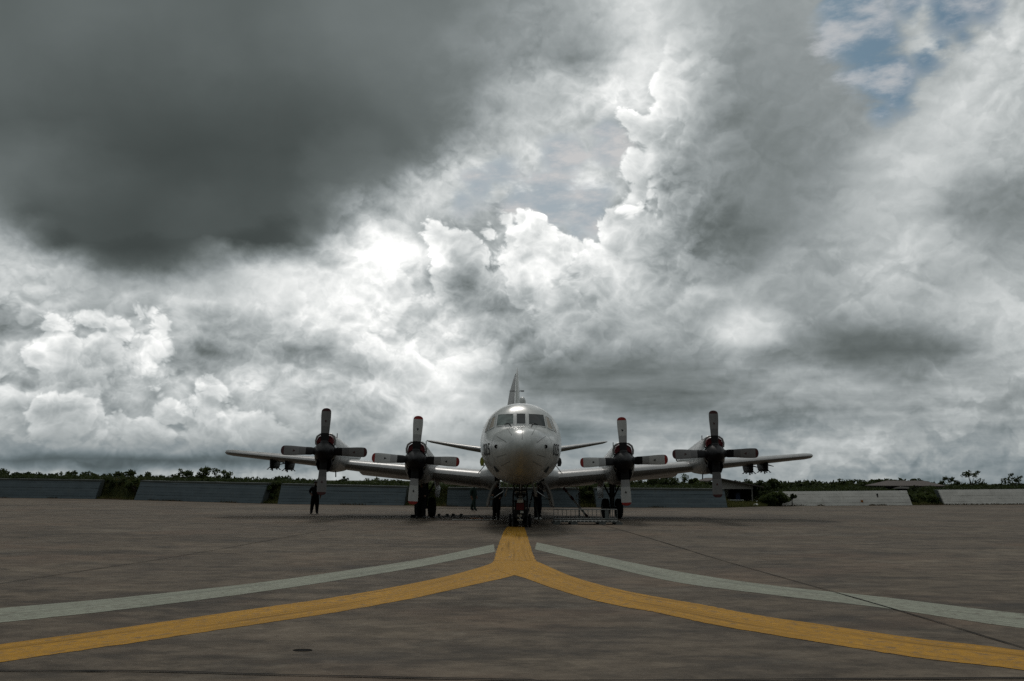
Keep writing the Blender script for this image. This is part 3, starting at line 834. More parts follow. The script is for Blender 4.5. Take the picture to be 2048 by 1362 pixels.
for s in (-1, 1):
    x0 = CX + s * 0.42
    mb = MB()
    pts = [on_nose(x0 + s * k * 0.22, 4.04 + 0.05 * math.sin(k * 3.0), 0.03) for k in np.linspace(0, 1, 7)]
    mb.tube(pts, 0.014, 6); mb.tube([on_nose(x0 + s * 0.03, 4.04, 0.03), on_nose(x0 - s * 0.04, 3.96, 0.02)], 0.012, 6)
    mb.build('wiper', MT['black'], plane)

# lightning diverter strips and seams fanning out over the radome
for p, q in [((CX + 0.02, 3.91), (CX + 0.02, 3.38)), ((-0.56, 3.84), (-0.38, 3.55)), ((0.50, 3.84), (0.36, 3.57)), ((-0.96, 3.55), (-0.58, 3.28)), ((0.90, 3.55), (0.55, 3.28)),
             ((-0.94, 2.76), (-0.60, 2.84)), ((0.90, 2.76), (0.56, 2.84)), ((-0.80, 2.42), (-0.45, 2.58)), ((0.76, 2.42), (0.41, 2.58))]:
    mb = MB(); nose_strip(mb, p, q, 0.017, 0.007, 12)
    mb.build('lightning_strip', MT['strip'], plane)
for x in (-0.97, 0.895):
    mb = MB(); c = on_nose(x, 3.15, 0.0); n = (on_nose(x, 3.15, 1.0) - c)
    n = (n.normalized() + Vector((0, -0.9, 0))).normalized()
    r0 = Matrix.Translation(c) @ n.to_track_quat('Z', 'Y').to_matrix().to_4x4()
    mb.lathe([(-0.05, 0.075), (0.035, 0.072), (0.035, 0.055), (-0.02, 0.05)], 16, 0, 'Z', cap=True)
    o = mb.build('air_vent', MT['black'], plane); o.matrix_local = r0
# frame and skin joints round the fuselage
for a0 in (1.52, 3.55, 5.0, 6.6):
  n = 64; mb = MB()
  mb.loft([[Vector(fus_pt(a, 2 * math.pi * k / n)) + Vector((math.cos(2 * math.pi * k / n), 0, math.sin(2 * math.pi * k / n))) * 0.003 for k in range(n)] for a in (a0, a0 + 0.014)], cap=False)
  mb.build('skin_seam', MT['strip'], plane)

# side number, as painted on both sides of the nose
def text_mesh(txt, size):
    cu = bpy.data.curves.new('letters', 'FONT'); cu.body = txt; cu.size = size; cu.resolution_u = 4; cu.align_x = 'CENTER'
    ob = bpy.data.objects.new('letters', cu); COL.objects.link(ob)
    dg = bpy.context.evaluated_depsgraph_get(); dg.update()
    me = bpy.data.meshes.new_from_object(ob.evaluated_get(dg))
    bpy.data.objects.remove(ob); bpy.data.curves.remove(cu)
    bm = bmesh.new(); bm.from_mesh(me)
    bmesh.ops.triangulate(bm, faces=bm.faces)
    bmesh.ops.subdivide_edges(bm, edges=[e for e in bm.edges if e.calc_length() > 0.12], cuts=2)
    bmesh.ops.triangulate(bm, faces=bm.faces)
    bm.to_mesh(me); bm.free()
    return me
for s in (-1, 1):
    me = text_mesh('025', 0.66)
    for vtx in me.vertices:
        u_, v_ = vtx.co.x * 1.15, vtx.co.y
        a = 2.25 + s * u_; z = 2.86 + v_
        vtx.co = (s * (side_x(a, z) + 0.012), a, z)
    me.materials.clear(); me.materials.append(MT['black'])
    o = bpy.data.objects.new('side_number', me); COL.objects.link(o); o.parent = plane
# swivelling sensor heads with covers on both flanks
for s, m in ((-1, MT['yellowgreen']), (1, MT['darkmetal'])):
    mb = MB(); x = s * (side_x(4.6, 2.75) + 0.03)
    mb.loft([[(x + s * dx, 4.6 + dy, 2.62 + z) for dx, dy in ((-0.08, -0.12), (0.09 * k, -0.10), (0.09 * k, 0.14), (-0.08, 0.16))] for z, k in ((-0.14, 0.5), (0.0, 1.0), (0.14, 0.8), (0.22, 0.3))])
    mb.build('sensor_cover', m, plane)
    mb = MB(); mb.tube([(s * 1.55, 6.2, 2.55), (s * 1.86, 6.5, 2.18)], 0.018, 6); mb.build('probe', MT['skin'], plane)
    # small inlet notches low on the chin
    mb = MB(); c = on_nose(s * 0.98, 2.32, 0.01)
    mb.box(c, (0.10, 0.16, 0.26), 0, Matrix.Rotation(s * 0.5, 4, 'Y')); mb.build('inlet_door', MT['darkmetal'], plane)

# satcom dome and aerials on the spine
mb = MB(); mb.loft([[(0.075 + 0.85 * r * math.cos(t), 6.0 + 1.3 * r * math.sin(t), 5.10 + h) for t in (2 * math.pi * k / 20 for k in range(20))] for h, r in ((0, 0.19), (0.14, 0.19), (0.28, 0.175), (0.37, 0.13), (0.42, 0.06), (0.435, 0.01))])
mb.build('dome_aerial', MT['skin'], plane)
mb = MB(); mb.loft([[(w * 0.5 * c, 16.5 + y, z) for c, y in ((0, -0.25), (1, 0), (0, 0.3), (-1, 0))] for z, w in ((5.1, 0.06), (5.5, 0.03))]); mb.build('blade_aerial', MT['skin'], plane)

# tail fin, rudder turned to the left, tailplanes
def airfoil(chord, t, n=14):
    up, lo = [], []
    for k in range(n + 1):
        x = (1 - math.cos(math.pi * k / n)) / 2
        y = 5 * t * (0.2969 * math.sqrt(x) - 0.126 * x - 0.3516 * x * x + 0.2843 * x ** 3 - 0.1036 * x ** 4)
        up.append((x * chord, y * chord)); lo.append((x * chord, -y * chord))
    return up + lo[-2:0:-1]
def fin_sec(z, le, chord, t): return [(w, le + c, z) for c, w in airfoil(chord, t)]
mb = MB(); mb.loft([fin_sec(4.9, 24.6, 5.9, 0.07), fin_sec(5.7, 26.5, 4.2, 0.11), fin_sec(7.5, 28.3, 3.0, 0.13), fin_sec(9.6, 30.3, 1.75, 0.11), fin_sec(10.1, 31.0, 1.1, 0.07), fin_sec(10.28, 31.5, 0.4, 0.06)])
mb.build('tail_fin', MT['skin'], plane)
def rud(z, le, ch): return [(w * 0.87 - c * 0.5, le + c * 0.87 + w * 0.5, z) for c, w in ((0, 0.0), (0.12, 0.09), (ch, 0.012), (ch, -0.012), (0.12, -0.09))]
mb = MB(); mb.loft([rud(5.3, 30.4, 1.75), rud(7.2, 31.0, 1.5), rud(8.4, 31.35, 1.12), rud(9.3, 31.6, 0.62), rud(9.8, 31.75, 0.12)])
mb.build('rudder', MT['cowl'], plane)
mb = MB(); mb.tube([(-0.55, 30.2, 8.32), (0.5, 30.0, 8.32)], 0.03, 6); mb.tube([(0.28, 29.9, 8.3), (0.5, 29.9, 8.3)], 0.05, 6); mb.build('cross_aerial', MT['darkmetal'], plane)
def span_sec(x, le, z, chord, t, tw=0.0):
    c_, s_ = math.cos(RAD(tw)), math.sin(RAD(tw))
    return [(x, le + c * c_ + w * s_, z + w * c_ - c * s_) for c, w in airfoil(chord, t)]
for s in (-1, 1):
    mb = MB(); mb.loft([span_sec(s * x, le, z, ch, t) for x, le, z, ch, t in ((0.3, 27.6, 3.72, 3.5, 0.165), (3.5, 28.7, 4.19, 2.5, 0.155), (6.2, 29.6, 4.64, 1.7, 0.11), (6.5, 29.9, 4.70, 1.3, 0.06))])
    mb.build('tailplane', MT['wing'], plane)

# wings
WZ = lambda x: 1.86 + 0.0915 * x
WLE = lambda x: 11.05 + 0.125 * (x - 1.7)
WCH = lambda x: 5.75 - 3.4 * (x - 1.7) / 13.5
for s in (-1, 1):
    secs = []
    for x in (1.0, 1.7, 4.0, 6.5, 9.3, 12.0, 14.3, 14.95, 15.22, 15.36):
        k = {14.95: 0.95, 15.22: 0.82, 15.36: 0.5}.get(x, 1.0); ch = WCH(x)
        secs.append(span_sec(s * x, WLE(x) + ch * (1 - k) * 0.45, WZ(x), ch * k, (0.165 - 0.0022 * x) * (1.08 if k < 1 else 1), 2.6 - 0.17 * x))
    mb = MB(); mb.loft(secs)
    wing = mb.build('wing', MT['wing'], plane)
    for x0, x1 in ((1.75, 4.15), (5.55, 8.65)):                # flaps drooped behind the trailing edge
        mb = MB()
        mb.loft([[(s * x, WLE(x) + WCH(x) - 0.95 + c, WZ(x) - 0.16 - 0.022 * (5 - x * 0.4) + w - 0.22 * c) for c, w in airfoil(1.5, 0.13)] for x in np.linspace(x0, x1, 5)])
        mb.build('flap', MT['wing'], plane)
    mb = MB(); mb.loft([[(s * x, WLE(x) + WCH(x) - 0.5 + c, WZ(x) - 0.02 + w - 0.06 * c) for c, w in airfoil(0.62, 0.12)] for x in (9.9, 14.2)])
    mb.build('aileron', MT['wing'], plane)
    # wing root fillet
    mb = MB(); mb.loft([span_sec(s * x, WLE(1.7) - e, WZ(1.7) + 0.02, 5.9 + e, t, 2.3) for x, e, t in ((1.2, 0.9, 0.19), (1.62, 0.35, 0.165), (1.95, 0.03, 0.147))])
    mb.build('wing_fillet', MT['wing'], plane)
    # weapon pylons with sway braces
    for x in (11.95, 12.75):
        zt = WZ(x) - 0.10
        mb = MB()
        mb.loft([[(s * x + w * 1.2 * sc, WLE(x) + 0.15 + c * k, zt - h) for c, w in airfoil(1.9, 0.115)] for h, k, sc in ((-0.05, 1, 1), (0.18, 1, 1), (0.40, 0.92, 0.86), (0.50, 0.8, 0.7))])
        pyl = mb.build('pylon', MT['black'], plane)
        for yy in (0.5, 1.1):
            for q in (-1, 1):
                mb = MB()
                mb.tube([(s * x + q * 0.10, WLE(x) + yy, zt - 0.40), (s * x + q * 0.24, WLE(x) + yy, zt - 0.54)], 0.022, 6)
                mb.lathe([(-0.03, 0.045), (0.0, 0.05)], 8, 0, 'Z', (s * x + q * 0.24, WLE(x) + yy, zt - 0.53))
                mb.build('sway_brace', MT['darkmetal'], pyl)
        mb = MB(); mb.tube([(s * x - 0.02, WLE(x) + 0.6, zt - 0.45), (s * x - 0.02, WLE(x) + 0.6, zt - 0.62)], 0.04, 6); mb.build('release_hook', MT['darkmetal'], pyl)
        mb = MB(); xo = s * x + (0.2 if s > 0 else -0.2 if x < 12 else 0.2)
        sg = 1 if xo > s * x else -1
        mb.loft([[(xo + sg * e, WLE(x) + 0.9 + c, zt - 0.12 - 0.30 * e + w) for c, w in airfoil(0.55 * k, 0.10)] for e, k in ((-0.02, 1), (0.18, 0.9), (0.36, 0.5))])
        mb.build('rack_fin', MT['black'], pyl)

# engine nacelles, intakes, propellers
def nac_ring(y, hw, zu, zl, n=32, e=2.5):
    out = []
    for k in range(n):
        a = 2 * math.pi * k / n
        c, s_ = math.cos(a), math.sin(a)
        z = (zu if s_ > 0 else zl) * math.copysign(abs(s_) ** (2 / e), s_)
        wv = hw * (1 - 0.22 * max(0, z) / max(zu, 0.01))
        out.append((wv * math.copysign(abs(c) ** (2 / e), c), y, z))
    return out
def make_blade(m_main, m_boot, m_tip):
    mb = MB(); rings = []
    rs = [0.30, 0.45, 0.62, 0.80, 0.864, 0.87, 1.0, 1.16, 1.165, 1.175, 1.18, 1.4, 1.6, 1.8, 1.90, 1.905, 1.96, 2.01, 2.04, 2.055]
    for r in rs:
        ch = float(np.interp(r, [0.3, 0.45, 0.62, 0.87, 1.2, 1.5, 1.75, 1.9, 1.97, 2.02, 2.045, 2.055], [0.24, 0.33, 0.39, 0.39, 0.42, 0.46, 0.47, 0.455, 0.41, 0.31, 0.20, 0.06]))
        th = float(np.interp(r, [0.3, 0.5, 1.0, 2.055], [0.14, 0.085, 0.05, 0.014]))
        pit = RAD(float(np.interp(r, [0.3, 0.9, 2.055], [20, 13, 4])))
        ring = []
        for k in range(12):
            a = 2 * math.pi * k / 12
            x, y = ch / 2 * math.cos(a), th / 2 * math.sin(a) * (1 + 0.2 * math.cos(a))
            ring.append((x * math.cos(pit) - y * math.sin(pit), x * math.sin(pit) + y * math.cos(pit), r))
        rings.append(ring)
    mb.loft(rings)
    nf = 12
    for j in range(len(rs) - 1):
        r = (rs[j] + rs[j + 1]) / 2
        mi = 0 if r < 0.867 else 1 if r < 1.16 else 4 if 1.166 < r < 1.174 else 2 if r < 1.903 else 3
        for i in range(nf): mb.m[j * nf + i] = mi
    mb.m[-1] = 3
    zc = 1.43                                             # the maker's mark: a small dark triangle
    pit = RAD(9); yy = -0.027
    mb.add([(-0.05, yy - 0.006, zc + 0.05), (0.055, yy - 0.002, zc + 0.035), (0.005, yy - 0.004, zc - 0.07)], [(0, 1, 2)], 3 if m_tip is MT['maroon'] else 4)
    return mb, [MT['black'], m_boot, m_main, m_tip, MT['darkmetal']]
blade_mesh = {}
def propeller(x, y, z, rot, dull):
    mb = MB()
    mb.lathe([(-0.78, 0.004), (-0.76, 0.06), (-0.70, 0.13), (-0.58, 0.23), (-0.40, 0.335), (-0.15, 0.425), (0.06, 0.455), (0.20, 0.46), (0.20, 0.40)], 32, 0, 'Y')
    for k in range(4):                                    # blade root collars
        R4 = Matrix.Rotation(k * math.pi / 2, 4, 'Y')
        mb.loft([[tuple(R4 @ Vector((r * math.cos(a), r * 0.9 * math.sin(a), h))) for a in (2 * math.pi * q / 14 for q in range(14))] for h, r in ((0.36, 0.20), (0.47, 0.185), (0.50, 0.16))])
    hub = mb.build('propeller', MT['black'], plane, 35)
    hub.location = (x, y, z); hub.rotation_euler = (0, RAD(rot), 0)
    for k in range(4):
        if dull not in blade_mesh:
            b_, ms = make_blade(*((MT['blade2'], MT['bladegrey2'], MT['maroon']) if dull else (MT['blade'], MT['bladegrey'], MT['redtip'])))
            o = b_.build('blade', ms, hub, 50); blade_mesh[dull] = o.data
        else:
            o = bpy.data.objects.new('blade', blade_mesh[dull]); COL.objects.link(o); o.parent = hub
        o.rotation_euler = (0, k * math.pi / 2, 0)
    return hub
for s in (-1, 1):
    for x, yp, zh, rot, dull in ((4.87, 8.6, 2.81, 2.5, False), (9.31, 9.25, 3.20, 1.2, True)):
        inner = x < 6
        X = s * x
        def C(ring): return [(px_ + X, py_ + yp, pz_ + zh) for px_, py_, pz_ in ring]
        mb = MB()
        wl = WLE(x) - yp
        zw = WZ(x) - zh
        big = 1.10 if inner else 0.92
        mb.loft([C(nac_ring(*r_)) for r_ in ((0.30, 0.50, 0.80, 0.66), (0.42, 0.555, 0.84, 0.80), (0.75, 0.60, 0.87, 0.95), (1.5, 0.635, 0.86, big), (2.6, 0.65, 0.72, big + 0.04), (4.0, 0.64, 0.52, big - 0.02),
                                             (5.6, 0.60, 0.34, big - 0.25), (7.2, 0.46, 0.15, 0.80 if inner else 0.62), (8.2, 0.22, -0.02, 0.55))], cap=False)
        nac = mb.build('nacelle', MT['cowl'], plane, 30)
        # front: bright cowl ring round the spinner, scoop above with red cover, oil cooler mouth below
        mb = MB()
        mb.loft([C([(r * math.cos(a), y, r * math.sin(a)) for a in (2 * math.pi * k / 32 for k in range(32))]) for y, r in ((0.26, 0.475), (0.22, 0.50), (0.27, 0.545), (0.45, 0.56))], cap=False)
        mb.build('cowl_ring', MT['steel'], nac)
        mb = MB(); mb.loft([C(nac_ring(*r_)) for r_ in ((0.34, 0.47, 0.77, 0.62), (0.36, 0.02, 0.03, 0.03))], cap=True); mb.build('firewall', MT['darkmetal'], nac)
        arch = [(-0.40, 0.32), (-0.42, 0.50), (-0.36, 0.67), (-0.23, 0.76), (0, 0.78), (0.23, 0.76), (0.36, 0.67), (0.42, 0.50), (0.40, 0.32), (0.30, 0.42), (0.0, 0.50), (-0.30, 0.42)]
        mb = MB(); mb.loft([C([(a * k, y, 0.55 + (b - 0.55) * k) for a, b in arch]) for y, k in ((0.16, 0.80), (0.12, 0.9), (0.16, 0.95), (0.40, 0.95))]); mb.build('intake_cover', MT['red'], nac, 30)
        lip = [(-0.45, 0.32), (-0.47, 0.52), (-0.41, 0.71), (-0.26, 0.82), (0, 0.85), (0.26, 0.82), (0.41, 0.71), (0.47, 0.52), (0.45, 0.32)]
        mb = MB(); mb.tube([(a + X, yp + 0.26, b + zh) for a, b in lip], 0.05, 8); mb.build('intake_lip', MT['cowl'], nac)
        mth = [(-0.30, -0.40), (-0.34, -0.62), (-0.24, -0.86), (0, -0.93), (0.24, -0.86), (0.34, -0.62), (0.30, -0.40), (0.0, -0.50)]
        mb = MB(); mb.loft([C([(a * k, y, -0.66 + (b + 0.66) * k) for a, b in mth]) for y, k in ((0.10, 0.98), (0.06, 1.06), (0.08, 1.14), (0.9, 1.15))], cap=False)
        mb.build('oil_cooler_scoop', MT['black'], nac, 30)
        mb = MB(); mb.loft([C([(a * k, y, -0.66 + (b + 0.66) * k) for a, b in mth]) for y, k in ((0.30, 1.0), (0.32, 0.05))]); mb.build('oil_cooler_core', MT['hollow_shade'], nac)
        # exhaust at the trailing edge, drain mast, top aerial, cowling handle
        mb = MB(); mb.tube([(X, yp + 7.6, zh + 0.02), (X, yp + 8.6, zh - 0.02)], [0.30, 0.26], 16); mb.build('exhaust_pipe', MT['darkmetal'], nac)
        mb = MB(); mb.tube([(X - s * 0.15, yp + 2.2, zh - big), (X - s * 0.15, yp + 2.25, zh - big - 0.28)], 0.03, 6); mb.build('drain_mast', MT['black'], nac)
        mb = MB(); mb.loft([[(X - s * 0.36 + w * 0.02, yp + 1.1 + c, zh + z) for c, w in ((0, 0), (0.07, 1), (0.14, 0), (0.07, -1))] for z in (0.70, 0.92)]); mb.build('fuel_vent', MT['black'], nac)
        for yy in (1.0, 1.9, 2.8):
            mb = MB()                             # cowling panel seams
            hw_, zu_, zl_ = np.interp(yy, [0.42, 0.75, 1.5, 2.6, 4.0], [0.555, 0.60, 0.635, 0.65, 0.64]), np.interp(yy, [0.42, 0.75, 1.5, 2.6, 4.0], [0.84, 0.87, 0.86, 0.72, 0.52]), np.interp(yy, [0.42, 0.75, 1.5, 2.6, 4.0], [0.80, 0.95, big, big + 0.04, big - 0.02])
            mb.loft([C([(px_ * 1.006, py_, pz_ * 1.006) for px_, py_, pz_ in nac_ring(yy + e, hw_, zu_, zl_)]) for e in (0, 0.018)], cap=False)
            mb.build('cowling_seam', MT['darkmetal'], nac)
        propeller(X, yp, zh, (rot if s < 0 else -rot), dull)

# landing gear
def wheel(r, w, mt_rim='steel'):
    t = MB(); t.lathe([(-w / 2 + 0.02, r * 0.58), (-w / 2, r * 0.72), (-w / 2 + w * 0.08, r * 0.90), (-w * 0.26, r * 0.985), (-w * 0.13, r), (-w * 0.10, r * 0.985), (-w * 0.03, r * 0.985), (0, r),
                       (w * 0.03, r * 0.985), (w * 0.10, r * 0.985), (w * 0.13, r), (w * 0.26, r * 0.985), (w / 2 - w * 0.08, r * 0.90), (w / 2, r * 0.72), (w / 2 - 0.02, r * 0.58)], 32, 0, 'X', cap=False)
    h = MB(); h.lathe([(-w * 0.42, 0.03), (-w * 0.40, r * 0.2), (-w * 0.25, r * 0.45), (-w * 0.40, r * 0.6), (w * 0.40, r * 0.6), (w * 0.25, r * 0.45), (w * 0.40, r * 0.2), (w * 0.42, 0.03)], 24, 0, 'X')
    return t, h
def put_wheel(parent, loc, r, w, rim=None):
    t, h = wheel(r, w)
    o = t.build('wheel', MT['rubber'], parent, 50); o.location = loc
    h.build('rim', rim or MT['steel'], o)
    return o
NG = 4.7
mb = MB(); mb.tube([(0, NG, 2.1), (0, NG, 0.95), (0, NG, 0.37)], [0.085, 0.085, 0.06], 14); mb.tube([(0, NG, 1.15), (0, NG, 0.88)], 0.12, 14); mb.tube([(-0.26, NG, 0.36), (0.26, NG, 0.36)], 0.05, 10)
ng = mb.build('nose_gear', MT['steel'], plane)
mb = MB(); mb.tube([(0, NG + 0.08, 1.0), (0, NG + 0.36, 0.72), (0, NG + 0.08, 0.42)], 0.035, 8); mb.build('torque_link', MT['steel'], ng)
mb = MB(); mb.tube([(-0.12, NG, 1.2), (-0.42, NG + 0.9, 2.0)], 0.035, 8); mb.tube([(0.12, NG, 1.2), (0.42, NG + 0.9, 2.0)], 0.035, 8); mb.build('drag_brace', MT['steel'], ng)
for q in (-1, 1):
    mb = MB(); mb.lathe([(0.0, 0.10), (-0.03, 0.10), (-0.09, 0.05)], 16, 0, 'Y', (q * 0.16, NG - 0.12, 1.45)); mb.build('taxi_light', MT['steel'], ng)
    mb = MB(); mb.tube([(q * 0.08, NG - 0.1, 1.75), (q * 0.2, NG - 0.16, 1.55), (q * 0.1, NG - 0.12, 1.2), (q * 0.16, NG - 0.05, 0.8)], 0.018, 6); mb.build('brake_hose', MT['black'], ng)
    put_wheel(ng, (q * 0.19, NG, 0.355), 0.355, 0.22)
    # nose gear doors
    mb = MB(); rings = []
    for yy in (3.3, 3.6, 4.4, 5.2, 5.4):
        rings.append([(q * (0.42 + 0.02), yy, 1.98), (q * 0.56, yy, 1.62), (q * 0.66, yy, 1.22 if 3.4 < yy < 5.3 else 1.35), (q * 0.62, yy, 1.22 if 3.4 < yy < 5.3 else 1.35), (q * 0.52, yy, 1.62), (q * 0.38, yy, 1.98)])
    mb.loft(rings); mb.build('nose_gear_door', MT['wing'], plane, 20)
    # open weapon bay doors hanging either side
    mb = MB(); rings = []
    arc = [(1.06, 1.86), (1.22, 1.66), (1.36, 1.35), (1.45, 1.02), (1.48, 0.74)]
    for yy in (5.9, 6.0, 7.5, 9.4, 9.5):
        k = 0.0 if 5.95 < yy < 9.45 else 0.08
        rings.append([(q * x, yy, z + (k if i > 3 else 0)) for i, (x, z) in enumerate(arc)] + [(q * (x - 0.07), yy, z - 0.02 + (k if i > 3 else 0)) for i, (x, z) in reversed(list(enumerate(arc)))])
    mb.loft(rings); d_ = mb.build('weapon_bay_door', MT['wing'], plane, 30)
    mb = MB()
    mb.tube([(q * 1.28, 6.15, 1.05), (q * 0.72, 6.1, 1.42)], 0.028, 8); mb.tube([(q * 0.72, 6.1, 1.42), (q * 0.72, 6.1, 1.8)], 0.022, 8)
    mb.build('door_strut', MT['steel'], d_)
# weapon bay: black sheet under the closed belly, painting in the open bay's shade
mb = MB(); mb.loft([[(x, yy, 1.70 - 0.018 + 0.10 * abs(x) ** 2) for x in np.linspace(-0.9, 0.9, 9)] for yy in (5.95, 9.45)], closed=False, cap=False); mb.build('weapon_bay_shade', MT['hollow_shade'], plane)
MG = 13.0
for s in (-1, 1):
    X = s * 4.80
    mb = MB(); mb.tube([(X, MG, 2.1), (X, MG, 1.15), (X, MG, 0.5)], [0.14, 0.14, 0.09], 16); mb.tube([(X - 0.45, MG, 0.5), (X + 0.45, MG, 0.5)], 0.08, 12)
    mg = mb.build('main_gear', MT['darkmetal'], plane)
    mb = MB()
    for q in (-1, 1):
        mb.tube([(X + q * 0.08, MG, 1.05), (X + q * 0.48, MG + 0.1, 1.85)], 0.045, 8)
    mb.tube([(X, MG - 0.1, 1.1), (X, MG - 1.2, 1.85)], 0.05, 8)
    mb.build('side_brace', MT['darkmetal'], mg)
    mb = MB(); mb.tube([(X, MG + 0.12, 1.1), (X, MG + 0.42, 0.82), (X, MG + 0.1, 0.5)], 0.04, 8); mb.build('torque_link', MT['steel'], mg)
    for q in (-1, 1): put_wheel(mg, (X + q * 0.34, MG, 0.505), 0.505, 0.38, MT['darkmetal'])
    for q in (-1, 1):
        mb = MB(); rings = []
        for yy, zb in ((11.3, 1.25), (11.5, 1.05), (13.6, 1.0), (13.9, 1.15)):
            xa, xb = X + q * 0.60, X + q * (0.66 if q * s < 0 else 0.60)
            rings.append([(xa, yy, 1.86), (xb + q * 0.03, yy, 1.45), (xb, yy, zb), (xb - q * 0.04, yy, zb), (xb - q * 0.01, yy, 1.45), (xa - q * 0.04, yy, 1.86)])
        mb.loft(rings); mb.build('main_gear_door', MT['cowl'], plane, 25)
# retractable landing lights under the wings
for s in (-1, 1):
    mb = MB(); mb.lathe([(0.0, 0.12), (-0.05, 0.125), (-0.08, 0.08)], 16, 0, 'Y', (s * 3.45, 12.6, 1.86)); mb.build('landing_light', MT['white'], plane)

# ------------------------------------------------------------------ people
MT['hair'] = mat('black_hair', (0.008, 0.007, 0.006), 0.6, 0, 0.3, 20)
MT['face'] = mat('brown_skin', (0.16, 0.085, 0.055), 0.55, 0, 0.15, 12)
MT['blackcloth'] = mat('black_coverall', (0.010, 0.010, 0.011), 0.9, 0, 0.4, 9, 0.1, 0.4)
MT['navycloth'] = mat('navy_trousers', (0.010, 0.012, 0.017), 0.9, 0, 0.4, 9, 0.1, 0.4)
MT['greencloth'] = mat('dark_green_coverall', (0.020, 0.034, 0.028), 0.9, 0, 0.4, 9, 0.1, 0.4)
MT['boot'] = mat('black_boots', (0.006, 0.006, 0.006), 0.5, 0, 0.3, 12)
MT['whiteshoe'] = mat('white_shoes', (0.62, 0.62, 0.60), 0.6, 0, 0.15, 12)

def skin_body(name, joints, edges, mats, face_mat, parent):
    """one continuous skinned figure; joints: name -> (x, y, z, rx, ry)"""
    names = list(joints)
    me = bpy.data.meshes.new(name)
    me.from_pydata([joints[k][:3] for k in names], [(names.index(a), names.index(b)) for a, b in edges], [])
    o = bpy.data.objects.new(name, me); COL.objects.link(o)
    sk = o.modifiers.new('skin', 'SKIN'); sk.use_smooth_shade = True; sk.branch_smoothing = 0.4
    if not me.skin_vertices: me.skin_vertices.new()
    for i, k in enumerate(names):
        sv = me.skin_vertices[0].data[i]
        fat = 1.0 if k[:2] in ('fa', 'fb', 'fc', 'ta', 'tb', 'no', 'he', 'cr', 'ne') and k not in ('heelL', 'heelR') else 1.58
        sv.radius = [q_ * fat for q_ in joints[k][3:5]]; sv.use_root = (k == 'pelvis'); sv.use_loose = False
    sub = o.modifiers.new('sub', 'SUBSURF'); sub.levels = 1; sub.render_levels = 1
    dg = bpy.context.evaluated_depsgraph_get(); dg.update()
    nm = bpy.data.meshes.new_from_object(o.evaluated_get(dg))
    bpy.data.objects.remove(o)
    nm.materials.clear()
    for m in mats: nm.materials.append(m)
    for p in nm.polygons:
        p.material_index = face_mat(p.center); p.use_smooth = True
    o = bpy.data.objects.new(name, nm); COL.objects.link(o); o.parent = parent
    return o

